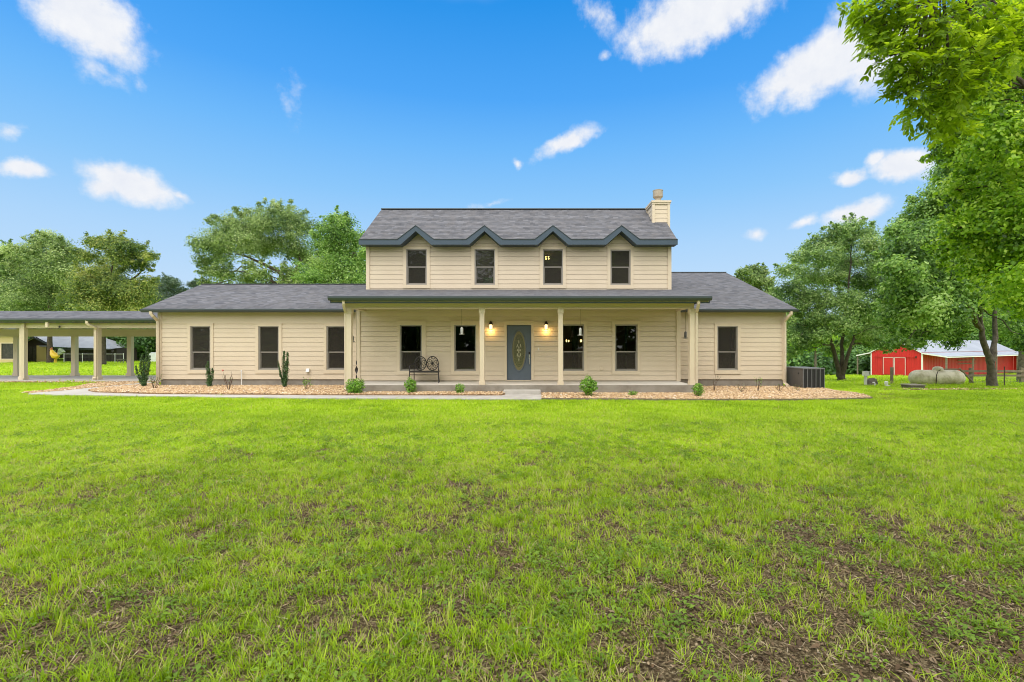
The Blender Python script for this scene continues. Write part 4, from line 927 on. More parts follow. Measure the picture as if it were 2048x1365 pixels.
# ------------------------------------------------------------------ air conditioner
M['acgrey'] = mat('grey_sheet_metal', (.115, .108, .10), .5, .4, noise=(3, (.095, .088, .08), .4, .7)); M['acdark'] = mat('dark_coil', (.028, .028, .030), .6, .3); M['acrib'] = mat('grey_rib', (.15, .15, .15), .45, .5)
ax0, ax1, ay0, ay1 = PX(1606, 17.5), PX(1649, 17.5), 17.5, 18.75
t = thing('air_conditioner', 'large dark grey air conditioner unit with louvred front at the house corner', 'air conditioner', (ax0, ay0, .0))
b = MB(); b.box(ax0, ax1, ay0+.012, ay1, .04, .76); b.build('cabinet', M['acgrey'], t, bevel=.01)
b = MB(); b.box(ax0-.02, ax1+.02, ay0-.01, ay1+.02, .761, .80); b.build('lid', M['acrib'], t, bevel=.008)
b = MB()
for k in range(26): z = .07+.68*k/26; b.box(ax0+.02, ax1-.02, ay0-.001, ay0+.011, z, z+.016)
b.build('louvre', M['acdark'], t)
b = MB()
for k in range(6): xx = ax0+.012+(ax1-ax0-.024)*k/5; b.box(xx-.011, xx+.011, ay0-.014, ay0+.011, .045, .76)
b.build('rib', M['acrib'], t)
b = MB(); b.box(ax0-.012, ax0-.001, ay0+.25, ay0+.32, .56, .62); b.build('cable_gland', M['acdark'], t)
b = MB(); b.box(ax0-.03, ax1+.03, ay0-.03, ay1+.03, -.1, .04); b.build('base', M['slabside'], t)
b = MB(); xx = 9.9; b.box(xx-.02, xx+.06, 18.86, 18.92, .62, .80); b.tube([(xx+.02, 18.86, .62), (xx+.02, 18.8, .5), (xx+.02, 18.80, .2)], .015, 6); tag(b.build('disconnect_box', M['white'], bevel=.004), 'small white electric box on the wall behind the air conditioner', 'electric box')

# ------------------------------------------------------------------ covered walkway
cp = thing('carport', 'open carport with tan posts and low shingle roof joined to the house end', 'carport', (-20, 21.5, .1))
CX1 = XL-.06; CX0 = -30
b = MB(); slabquad(b, (CX0, 20.98, 2.80), (CX1, 20.98, 2.80), (CX1, 22.6, 3.24), (CX0, 22.6, 3.24)); slabquad(b, (CX1, 24.3, 2.80), (CX0, 24.3, 2.80), (CX0, 22.601, 3.24), (CX1, 22.601, 3.24)); b.build('roof', ROOFM, cp)
gutter(CX0, CX1, 21.0, 2.66, 2.795, cp)
b = MB(); b.box(CX0, CX1, 21.28, 21.42, 2.385, 2.60); b.build('beam', M['trim'], cp)
b = MB(); b.box(CX0, CX1, 23.78, 23.92, 2.06, 2.42); b.build('beam', M['trim'], cp)
b = MB(); b.box(CX0, CX1, 21.02, 21.27, 2.62, 2.64); b.build('soffit', M['gutter'], cp)
for x in np.arange(-29.5, CX1, .61):
    b = MB(); b.add([(x-.02, 21.43, 2.5), (x+.02, 21.43, 2.5), (x+.02, 22.6, 3.05), (x-.02, 22.6, 3.05), (x-.02, 21.43, 2.62), (x+.02, 21.43, 2.62), (x+.02, 22.6, 3.16), (x-.02, 22.6, 3.16)], [(0, 1, 2, 3), (0, 4, 5, 1), (0, 3, 7, 4), (1, 5, 6, 2)])
    b.add([(x-.02, 23.9, 2.5), (x+.02, 23.9, 2.5), (x+.02, 22.6, 3.05), (x-.02, 22.6, 3.05), (x-.02, 23.9, 2.62), (x+.02, 23.9, 2.62), (x+.02, 22.6, 3.16), (x-.02, 22.6, 3.16)], [(3, 2, 1, 0), (0, 4, 5, 1), (0, 3, 7, 4), (1, 5, 6, 2)]); b.box(x-.02, x+.02, 21.43, 23.77, 2.44, 2.50)
    b.build('rafter', M['trim'], cp)
def cpost(x, y, z1, w, plinth):
    b = MB(); b.box(x-w/2, x+w/2, y-w/2, y+w/2, .1, z1)
    if plinth: b.box(x-w/2-.03, x+w/2+.03, y-w/2-.03, y+w/2+.03, .1, .24)
    b.build('post', M['trim'], cp, bevel=.006)
for px in (49.5, 197.3): cpost(PX(px, 21.4), 21.35, 2.384, .19, True)
cpost(PX(350, 21.35), 21.35, 2.384, .19, True)
for px in (34.5, 149.6, 260.8): cpost(PX(px, 23.85), 23.85, 2.06, .20, True)
x, g = PX(190, 21.2), PX(176, 21.0); 
spout([(g, 20.95, 2.70), (g, 20.95, 2.60), (PX(178, 21), 21.0, 2.52), (PX(189, 21.1), 21.17, 2.40), (x, 21.22, 2.30), (x, 21.22, .26), (x-.03, 21.2, .2), (PX(184, 21), 21.12, .14)], cp, .05)
spout([(PX(41, 21.1), 21.22, 2.6), (PX(41, 21.1), 21.22, .16)], cp, .055)
b = MB(); b.box(PX(90, 20.98), PX(95, 20.98), 20.98, 21.05, 2.42, 2.655); b.build('drip_box', M['trim'], cp)
b = MB(); b.lathe((PX(118, 21.2), 21.22, PZ(654, 21.2)), [(.05, 0), (.03, .03)], 10, 'y'); b.build('camera_eye', M['metal'], cp)
b = MB(); b.box(PX(57, 22), PX(98, 22), 22.0, 22.3, 2.58, 2.64); b.build('tube_light', M['white'], cp, bevel=.01)

# ------------------------------------------------------------------ plants by the house
EUON = leafmat('dark_shrub_leaf', [(0, (.018, .045, .012)), (.5, (.045, .105, .022)), (.85, (.10, .19, .04)), (1, (.20, .30, .09))], .2)
LIME = leafmat('lime_shrub_leaf', [(0, (.06, .16, .012)), (.5, (.16, .36, .03)), (.85, (.30, .52, .06)), (1, (.42, .60, .14))], .35)
ROSE = leafmat('rose_leaf', [(0, (.06, .10, .03)), (.6, (.16, .24, .07)), (1, (.34, .40, .18))], .3)
STEM = mat('brown_stem', (.10, .062, .04), .9, .1)
def leafquads(pos, nrm, size, g, ratio=.5, droop=0):
    """one folded leaf card per point"""
    n = len(pos); nrm = nrm/np.maximum(np.linalg.norm(nrm, axis=1, keepdims=True), 1e-6)
    r_ = g.normal(size=(n, 3)); t = np.cross(nrm, r_); t /= np.maximum(np.linalg.norm(t, axis=1, keepdims=True), 1e-6)
    t[:, 2] -= droop; t /= np.linalg.norm(t, axis=1, keepdims=True)
    s_ = np.cross(nrm, t); s_ /= np.maximum(np.linalg.norm(s_, axis=1, keepdims=True), 1e-6)
    L_ = size[:, None]; f = g.uniform(-.12, .22, (n, 1))
    a = pos-t*L_*.5; c = pos+t*L_*.5; b_ = pos+s_*L_*ratio*.5+nrm*L_*f; d = pos-s_*L_*ratio*.5+nrm*L_*f
    v = np.stack([a, b_, c, d], 1).reshape(-1, 3); q = np.arange(4*n).reshape(n, 4)
    return v, q
def shrub_round(px, py, w, h, Y, label, m=LIME, n=900, size=.06, seed=0):
    g = np.random.default_rng(seed); x = PX(px, Y); z = .05
    t = thing('shrub', label, 'shrub', (x, Y, z), group='young shrubs along the front of the house')
    d = g.normal(size=(n, 3)); d /= np.linalg.norm(d, axis=1, keepdims=True); rr = g.uniform(.35, 1, n)**.6
    lump = 1+.22*np.sin(5*d[:, 0]+seed)*np.cos(4*d[:, 2]+seed*2)+g.normal(0, .06, n)
    p = d*(rr*lump)[:, None]*[w/2, w/2, h/2]+[0, 0, h*.52]
    k = p[:, 2] > .01
    p, d = p[k], d[k]
    v, q = leafquads(p, d+g.normal(0, .6, p.shape)+[0, 0, .4], size*g.uniform(.6, 1.3, len(p)), g, .55)
    meshobj('foliage', v, q, m, {'vary': np.repeat(np.clip(g.normal(.5, .25, len(p)), 0, 1), 4)}, t)
    b = MB()
    for i in range(6):
        a = g.uniform(0, 6.28); b.tube([(0, 0, -.05), (math.cos(a)*w*.12, math.sin(a)*w*.12, h*.3), (math.cos(a)*w*.3, math.sin(a)*w*.3, h*.75)], .006, 5)
    b.build('stem', STEM, t, local=True)
for i, (px, base, w, h, Y, lab, n, sz) in enumerate([(710, 783, .60, .50, 15.95-.55, 'full round lime green shrub at the porch corner below the wind spinner', 1300, .06), (822, 787, .40, .54, 15.5, 'lime green shrub of two tiers in front of the bench', 800, .055), (920, 787, .34, .36, 15.4, 'small loose lime green shrub below the feeder window beside the bench', 450, .05),
        (1177, 792, .58, .62, 14.9, 'largest bright green shrub standing between the step and the outlet cover', 1300, .06), (1265, 789, .30, .17, 15.0, 'tiny low green plant alone in the gravel in front of the porch', 160, .05), (1396, 792, .36, .42, 14.75, 'small green shrub at the foot of the porch downspout near twiggy plants', 520, .055)]):
    shrub_round(px, base, w, h, Y, lab, LIME, n, sz, 30+i)
def shrub_column(px, Y, stems, label, seed):
    g = np.random.default_rng(seed); x = PX(px, Y); z = .07
    t = thing('columnar_shrub', label, 'shrub', (x, Y, z), group='upright dark shrubs along the wing wall')
    b = MB(); Ps, Ns = [], []
    for (tx, th, bow, r_) in stems:
        pts_ = [(bow*math.sin(PI*f)*.5+tx*f, .03*math.sin(7*f+tx*9), th*f) for f in np.linspace(0, 1, 7)]
        b.tube(pts_, [.014*(1-.7*f) for f in np.linspace(0, 1, 7)], 5)
        n = int(520*th); f = g.uniform(.06, 1.0, n); a = g.uniform(0, 2*PI, n); rr = r_*(1-.55*f**3)*g.uniform(.35, 1.1, n)*(1+.25*np.sin(f*th*22+a))
        cx = np.interp(f, np.linspace(0, 1, 7), [p[0] for p in pts_]); cz = f*th
        Ps.append(np.stack([cx+rr*np.cos(a), rr*np.sin(a), cz], -1)); Ns.append(np.stack([np.cos(a), np.sin(a), np.full(n, .6)], -1))
    p, nn = np.concatenate(Ps), np.concatenate(Ns)
    v, q = leafquads(p, nn+g.normal(0, .5, p.shape), .045*g.uniform(.7, 1.3, len(p)), g, .6)
    b.build('stem', STEM, t, local=True); meshobj('foliage', v, q, EUON, {'vary': np.repeat(np.clip(g.normal(.45, .25, len(p)), 0, 1), 4)}, t)
shrub_column(287.5, 17.9, [(-.30, .80, -.10, .05), (-.06, 1.25, -.16, .065), (.13, 1.48, .06, .075), (.22, 1.18, .10, .06), (.02, .75, 0, .08), (.0, 1.0, .02, .06)], 'tallest columnar dark green shrub beside the house corner and carport', 41)
shrub_column(418.5, 17.75, [(-.05, .98, -.06, .07), (.0, .70, .02, .07), (.11, .72, .10, .055), (.02, .45, 0, .08)], 'short columnar dark green shrub in front of the blinds window nearest the house corner', 42)
shrub_column(569.5, 17.55, [(-.25, .98, -.05, .04), (-.02, 1.35, -.06, .07), (.10, 1.30, .06, .07), (.06, 1.0, 0, .075), (.0, .55, 0, .08)], 'columnar dark green shrub with forked bare stem beside the second blinds window', 43)
def twiggy(px, Y, w, h, nst, nl, label, m, seed, tips=None, size=.04):
    g = np.random.default_rng(seed); x = PX(px, Y)
    t = thing('rose_bush', label, 'rose bush', (x, Y, .05), group='sparse rose bushes in the gravel bed')
    b = MB(); Ps = []
    for i in range(nst):
        a = g.uniform(0, 6.28); ex, ey, ez = w*.5*math.cos(a)*g.uniform(.5, 1), w*.3*math.sin(a), h*g.uniform(.55, 1)
        pts_ = [np.array([0, 0, -.03]), np.array([ex*.35+g.normal(0, .02), ey*.4, ez*.4]), np.array([ex*.8, ey*.8, ez*.75]), np.array([ex, ey, ez])]
        b.tube(pts_, [.007, .006, .004, .002], 5); tw = pts_[2]+np.array([g.normal(0, .08), 0, g.uniform(.03, .12)]); b.tube([pts_[1]*.4+pts_[2]*.6, tw], .004, 4)
        for k in range(nl): f = g.uniform(.35, 1); q_ = pts_[1]*(1-f)+pts_[3]*f; Ps.append(q_+g.normal(0, .035, 3))
    b.build('stem', STEM, t, local=True)
    if Ps:
        p = np.array(Ps); v, q = leafquads(p, g.normal(size=p.shape)+[0, -.3, .6], size*g.uniform(.6, 1.2, len(p)), g, .6); meshobj('foliage', v, q, m, {'vary': np.repeat(g.uniform(0, 1, len(p)), 4)}, t)
    if tips:
        b = MB(); p = (tips[0], -.02, tips[1]); b.lathe(p, [(.01, -.03), (.03, -.005), (.028, .02), (.01, .035)], 8); b.build('bud', tips[2], t, local=True, smooth=True)
M['pink'] = mat('pink_bud', (.55, .16, .13), .7, .2)
twiggy(308, 17.0, .55, .62, 8, 16, 'pale leafy rose bush at the foot of the house corner downspout', ROSE, 51)
twiggy(458, 16.4, .55, .72, 8, 2, 'nearly bare rose bush with one pink bud beside the standpipe', ROSE, 52, (-.20, .72, M['pink']))
twiggy(613, 16.6, .48, .42, 6, 26, 'low rose bush with lime leaves below the dryer vent', LIME, 53)
twiggy(1428, 16.4, .5, .60, 4, 3, 'bare forked rose bush with a reddish tuft below the end wing window', ROSE, 54)
twiggy(1483, 16.0, .40, .34, 6, 3, 'low bare rose stump just past the end wing window', ROSE, 55)
twiggy(1516, 16.4, .36, .52, 4, 12, 'thin upright rose shoot with yellow green leaves on the end wing', LIME, 56)
twiggy(1558, 16.4, .40, .30, 5, 2, 'leafless rose stump at the wall end near the air conditioner', ROSE, 57)
twiggy(1598, 16.3, .36, .26, 4, 10, 'little leafy rose sprig in front of the air conditioner', ROSE, 58)
# ------------------------------------------------------------------ trees
def unit(a): return a/np.maximum(np.linalg.norm(a, axis=-1, keepdims=True), 1e-9)
def bez(p0, p1, p2, n=7): t = np.linspace(0, 1, n)[:, None]; return (1-t)**2*p0+2*t*(1-t)*p1+t*t*p2
def tree(name, label, base, stems, clumps, size, dens, leaf, bark, r0, seed, group=None, ratio=.55, sub=9, droop=0, shape=None, sig=.40, flat_=.80, limbs=True, zmin=None, amin=0):
    """stems: polylines in world space; clumps: (centre, radius) of foliage in world space"""
    g = np.random.default_rng(seed); base = np.array(base, float)
    t = thing(name, label, 'tree', tuple(base), group=group)
    b = MB(); SP, SR = [], []
    for s_i, st_ in enumerate(stems):
        st_ = np.array(st_, float)-base; n = len(st_); rr = [(r0 if s_i == 0 else r0*.75)*(1-.90*i/(n-1)) for i in range(n)]
        if s_i == 0 or np.linalg.norm(st_[0]) < .6: rr[0] *= 1.25
        k = np.linspace(0, n-1, n*4-3); dense = np.stack([np.interp(k, np.arange(n), st_[:, c]) for c in range(3)], -1); dr = np.interp(k, np.arange(n), rr)
        dense[1:-1] += g.normal(0, r0*.12, (len(dense)-2, 3)); b.tube(dense, list(dr*g.uniform(.94, 1.06, len(dr))), 10)
        SP.append(dense); SR.append(dr)
    SP, SR = np.concatenate(SP), np.concatenate(SR)
    PP, NN, VV = [], [], []
    sats = []
    for (c, r_) in clumps:
        for k in range(5):
            d = unit(g.normal(size=3)); d[2] = abs(d[2])*.8 if g.uniform() < .6 else d[2]; d = unit(d)
            for f_ in (.85, 1.08, 1.28): sats.append((np.array(c)+d*r_*f_+g.normal(0, .06*r_, 3), r_*.23*g.uniform(.7, 1.1)*(1.5-.5*f_)))
    nmain = len(clumps)
    for ci, (c, r_) in enumerate(list(clumps)+sats):
        c = np.array(c, float)-base; r3 = np.array([r_, r_, r_*flat_]) if np.isscalar(r_) else np.array(r_)
        rm = float(np.mean(r3))
        if limbs and ci < nmain:
            dv = c-SP; cost = np.linalg.norm(dv, axis=1)+2.5*np.maximum(0, SP[:, 2]-c[2]+.2*np.linalg.norm(dv[:, :2], axis=1)); cost = cost+np.where(SP[:, 2] < amin, 50, 0); j = int(np.argmin(cost))
            p0 = SP[j]; mid = (p0+c)/2+np.array([0, 0, .12*np.linalg.norm(c-p0)]); path = bez(p0, mid, c, 8); path[1:-1] += g.normal(0, .03*np.linalg.norm(c-p0), (6, 3))
            ra = min(SR[j]*.4, .012+.013*np.linalg.norm(c-p0)); b.tube(path, list(np.linspace(ra, ra*.3, 8)), 6)
        subs = unit(g.normal(size=(sub, 3)))*(g.uniform(.25, 1, (sub, 1))**.5)*r3*.78
        subs = np.concatenate([subs, np.zeros((1, 3))])
        if limbs and ci < nmain:
            for q_ in subs[:5]: b.tube(bez(c, c+q_*.5+[0, 0, .1*rm], c+q_, 4), list(np.linspace(max(.012, ra*.28), .006, 4)), 4)
        n = max(12, int((1.25 if ci < nmain else .75)*dens*rm*rm)); w = g.integers(0, len(subs), n)
        off = g.normal(0, sig, (n, 3))*r3*[1, 1, .8]
        p = c+subs[w]+off
        e = np.linalg.norm((p-c)/r3, axis=1); k = e < 1.35
        p, w, off = p[k], w[k], off[k]
        PP.append(p); NN.append(unit(off)*.7+unit(p-c)*.5+[0, 0, .55]+g.normal(0, .45, p.shape))
        VV.append(np.clip(.5+(g.normal(0, .12)+g.normal(0, .17, len(subs))[w])+g.normal(0, .2, len(p)), 0, 1))
    p, nn, vv = map(np.concatenate, (PP, NN, VV))
    if zmin is not None: k = p[:, 2]+base[2] > zmin; p, nn, vv = p[k], nn[k], vv[k]
    v, q = leafquads(p, nn, size*g.uniform(.55, 1.35, len(p)), g, ratio, droop)
    b.build('trunk', bark, t, local=True, smooth=True)
    meshobj('crown', v, q, leaf, {'vary': np.repeat(vv, 4)}, t)
    return t, len(p)
OAK = leafmat('oak_leaf', [(0, (.045, .09, .024)), (.4, (.15, .25, .06)), (.7, (.30, .41, .12)), (1, (.50, .58, .26))], .42)
OAKG = leafmat('green_oak_leaf', [(0, (.04, .095, .018)), (.4, (.145, .29, .048)), (.7, (.29, .47, .09)), (1, (.47, .62, .22))], .44)
OAKY = leafmat('olive_leaf', [(0, (.04, .085, .02)), (.4, (.14, .225, .045)), (.7, (.28, .36, .075)), (1, (.50, .50, .14))], .42)
MAPLE = leafmat('bright_leaf', [(0, (.05, .11, .010)), (.4, (.17, .34, .022)), (.7, (.34, .55, .04)), (1, (.54, .70, .12))], .52)
COOL = leafmat('cool_green_leaf', [(0, (.05, .105, .03)), (.4, (.165, .29, .075)), (.7, (.32, .465, .135)), (1, (.52, .62, .27))], .44)
PINE = leafmat('pine_needle', [(0, (.035, .075, .035)), (.5, (.08, .14, .065)), (1, (.16, .23, .11))], .15)
DEEP = leafmat('wood_leaf', [(0, (.028, .075, .016)), (.45, (.075, .18, .034)), (.8, (.15, .29, .05)), (1, (.26, .38, .09))], .28)
def cl(lst, Y, jit, seed, grow=1.0):
    g = np.random.default_rng(seed); o = []
    for (px, py, r_) in lst:
        y = Y+g.uniform(-jit, jit); o.append((P(px, py, y), r_*y/F*grow*1.16))
    return o
cnt = {}
def base(px, Y): x = PX(px, Y); return (x, Y, gz(x, Y))
# behind the left wing
bD = base(600, 36)
st = [[bD, P(590, 600, 36), P(575, 565, 36), P(560, 545, 36), P(510, 520, 35.5), P(470, 505, 35)], [P(592, 620, 36), P(588, 560, 36), P(600, 520, 36.5), P(598, 480, 36.5)], [P(590, 600, 36), P(620, 540, 36.5), P(645, 500, 37)]]
cnt['D'] = tree('oak_tree', 'broad spreading oak rising behind the wing roof with bare limbs showing through', bD, st,
     cl([(412, 492, 24), (440, 468, 30), (470, 452, 28), (505, 450, 30), (540, 444, 30), (572, 440, 28), (598, 452, 30), (440, 505, 26), (478, 490, 30), (515, 485, 32), (552, 480, 32), (590, 490, 30), (410, 520, 18), (425, 545, 20), (452, 548, 20), (490, 560, 22), (520, 545, 18), (545, 572, 22), (585, 545, 20), (600, 565, 26), (615, 520, 24), (640, 545, 22), (435, 575, 16), (408, 566, 10), (500, 530, 12)], 36, 3.2, 61),   .125, 2000, OAK, M['bark'], .34, 71, sub=9, flat_=.8, ratio=.6)[1]
bE = base(690, 33)
cnt['E'] = tree('maple_tree', 'bright yellow green tree close behind the upper storey wall', bE, [[bE, P(688, 600, 33), P(682, 540, 33), P(676, 470, 33)]],
     cl([(672, 440, 18), (648, 455, 14), (690, 452, 22), (668, 470, 26), (705, 480, 24), (645, 490, 24), (680, 505, 30), (715, 515, 26), (650, 530, 28), (690, 545, 32), (725, 550, 24), (625, 555, 26), (660, 572, 28), (705, 580, 28), (735, 505, 14)], 33, 2.2, 62), .14, 2300, OAKG, M['bark'], .25, 72, sub=9)[1]
# beyond the carport
bC = base(205, 50)
st = [[bC, P(206, 660, 50), P(207, 610, 50), P(212, 575, 50), P(225, 530, 50), P(235, 495, 50)], [P(207, 620, 50), P(190, 580, 49.5), P(180, 545, 49.5)], [P(207, 610, 50), P(240, 580, 50.5), P(280, 545, 51), P(298, 518, 51)]]
cnt['C'] = tree('oak_tree', 'olive green oak with dark trunk seen between the carport posts', bC, st,
     cl([(205, 483, 15), (230, 484, 18), (255, 496, 18), (280, 506, 18), (302, 514, 11), (186, 490, 16), (176, 510, 16), (240, 515, 22), (275, 532, 18), (205, 535, 28), (180, 555, 26), (225, 560, 28), (160, 585, 26), (200, 590, 30), (250, 580, 26), (280, 590, 24), (145, 610, 24), (180, 620, 28), (235, 615, 30), (275, 618, 26), (292, 565, 16)], 50, 3, 63), .17, 1450, OAKY, M['bark'], .27, 73, sub=9, ratio=.6)[1]
bB = base(100, 58)
cnt['B'] = tree('oak_tree', 'dense dark oak filling the gap between the carport trees', bB, [[bB, P(100, 640, 58), P(97, 580, 58), P(92, 500, 58)], [P(99, 620, 58), P(130, 570, 58), P(150, 530, 58)]],
     cl([(78, 483, 16), (100, 480, 18), (122, 490, 18), (55, 505, 20), (88, 510, 26), (128, 515, 22), (150, 520, 16), (60, 540, 26), (100, 545, 30), (140, 550, 24), (45, 575, 26), (85, 580, 32), (125, 585, 30), (50, 610, 30), (100, 615, 32), (145, 615, 24)], 58, 3.5, 64), .19, 1150, OAK, M['bark'], .24, 74, sub=9, ratio=.6)[1]
bA = base(5, 62)
cnt['A'] = tree('oak_tree', 'hazy tree rising furthest away behind the yellow outbuilding', bA, [[bA, P(4, 640, 62), P(2, 560, 62), P(8, 500, 62)]],
     cl([(18, 500, 14), (-5, 510, 20), (30, 520, 16), (5, 540, 26), (35, 555, 24), (-25, 540, 30), (10, 580, 32), (40, 600, 26), (-30, 590, 36), (10, 620, 32)], 62, 3, 65), .24, 1000, COOL, M['bark'], .4, 75)[1]
bP = base(333, 60)
cnt['P'] = tree('pine_tree', 'small round topped pine alone on the skyline beside the wing roof', bP, [[bP, P(333, 640, 60), P(334, 560, 60)]],
     cl([(333, 560, 10), (318, 570, 12), (348, 570, 12), (333, 578, 16), (310, 585, 14), (356, 585, 12), (332, 600, 20), (308, 605, 16), (356, 605, 14), (388, 572, 10), (400, 566, 8), (392, 590, 14)], 60, 2, 66), .26, 1500, PINE, M['bark'], .3, 76, ratio=.22, sub=7)[1]
# beside the air conditioner
bM = base(1683, 31)
st = [[bM, P(1678, 740, 31), P(1668, 700, 31), P(1655, 660, 31), P(1640, 600, 31)], [bM, P(1684, 735, 31), P(1683, 690, 31.2), P(1690, 620, 31.2), P(1700, 540, 31), P(1705, 480, 31)], [bM, P(1690, 730, 30.8), P(1702, 690, 30.6), P(1716, 650, 30.5), P(1740, 590, 30.5)]]
cnt['M'] = tree('oak_tree', 'round crowned tree with three dark stems between the house and red barn', bM, st,
     cl([(1705, 452, 17), (1680, 462, 18), (1735, 462, 18), (1650, 480, 20), (1695, 485, 24), (1625, 495, 16), (1745, 490, 22), (1600, 515, 18), (1645, 515, 26), (1700, 525, 30), (1755, 530, 26), (1570, 540, 16), (1610, 550, 26), (1660, 560, 30), (1720, 570, 32), (1775, 570, 26), (1575, 580, 22), (1620, 595, 28), (1675, 605, 30), (1735, 615, 32), (1785, 610, 24), (1585, 620, 22), (1630, 635, 26), (1595, 660, 20), (1640, 672, 18), (1715, 660, 26), (1760, 655, 26), (1798, 650, 20), (1690, 650, 22), (1740, 685, 14), (1605, 690, 14), (1690, 690, 12), (1560, 640, 20), (1572, 672, 18), (1612, 668, 24), (1585, 705, 12), (1660, 700, 14), (1550, 600, 18), (1770, 690, 16), (1800, 590, 26), (1775, 510, 22)], 31, 2.6, 67), .125, 2900, COOL, M['bark'], .20, 77, sub=12, ratio=.55, amin=2.2)[1]
# the big oak by the tank
bO = base(1985, 20.7)
st = [[bO, P(1984, 745, 20.7), P(1978, 715, 20.7), P(1966, 680, 20.7), P(1960, 640, 20.7), P(1955, 560, 20.7), P(1940, 480, 20.8), P(1945, 380, 21)], [P(1982, 725, 20.7), P(1990, 690, 20.9), P(1988, 640, 21), P(1992, 560, 21), P(2010, 450, 21), P(2020, 300, 21)],
      [P(1962, 660, 20.7), P(1925, 600, 20.2), P(1880, 560, 19.8), P(1830, 520, 19.5)]]
cnt['O'] = tree('oak_tree', 'tall oak with mottled forked trunk standing beside the propane tank', bO, st,
     cl([(1800, 468, 26), (1828, 450, 30), (1862, 420, 32), (1885, 385, 30), (1905, 345, 32), (1925, 300, 34), (1905, 250, 24), (1945, 240, 34), (1990, 220, 44), (1810, 505, 34), (1850, 480, 40), (1900, 440, 44), (1950, 380, 46), (1990, 320, 50), (2040, 280, 50), (1800, 545, 30), (1840, 540, 40), (1890, 520, 44), (1945, 470, 48), (2000, 420, 52), (2055, 380, 50), (1815, 585, 36), (1862, 580, 40), (1915, 570, 46), (1970, 530, 50), (2030, 500, 52), (1800, 625, 34), (1848, 622, 36), (1895, 625, 36), (2040, 590, 44), (1822, 660, 26), (1870, 660, 28), (1905, 675, 22), (1930, 640, 26), (2035, 650, 36), (2060, 690, 22), (1795, 690, 16), (1835, 688, 14), (1960, 600, 28)], 20.7, 3.4, 68), .125, 2900, OAKG, M['palebark'], .17, 78, sub=10, ratio=.62, zmin=1.25, amin=3.4)[1]
# nearer trees reaching in from outside the picture, plus unseen canopy added over the photographer to shade the lawn
bN = (12.4, 9.5, gz(12.4, 9.5))
def cw(lst): return [((x, y, z), r_) for x, y, z, r_ in lst]
near = cl([(1925, 60, 50), (1895, 130, 40), (1930, 250, 46), (2045, 20, 60), (1980, 30, 60), (2060, 130, 60), (2070, 420, 60), (1985, 450, 46), (2050, 560, 50), (1955, 540, 36), (2065, 600, 40), (2000, 590, 36), (1900, 300, 32), (1912, 380, 34), (1950, 120, 60), (2010, 80, 70), (1905, 190, 46), (1960, 210, 60), (2030, 180, 70), (1985, 280, 60), (2050, 260, 60), (2010, 350, 60), (1945, 330, 34), (2055, 340, 50), (1960, 400, 40), (2015, 430, 60), (1920, 455, 34), (2055, 480, 60), (1965, 490, 40), (1890, 500, 26), (2020, 530, 40)], 10.4, 1.0, 69)
cnt['N'] = tree('maple_tree', 'bright green maple boughs reaching down in front of the big oak', bN, [[bN, (12.3, 9.6, 2.5), (12.0, 9.9, 5), (11.6, 10.2, 8.5)], [(12.2, 9.7, 3.2), (11.2, 10, 4.8), (10.2, 10.2, 5.6)], [(12.1, 9.8, 4), (10.8, 9.9, 6.4), (9.8, 10, 7.6)]],
     near+cw([(12.5, 9, 9.5, 1.3), (13.5, 8, 8, 1.4), (12, 7.5, 8, 1.2)]), .085, 2600, MAPLE, M['bark'], .2, 79, sub=14, ratio=.75, sig=.28)[1]
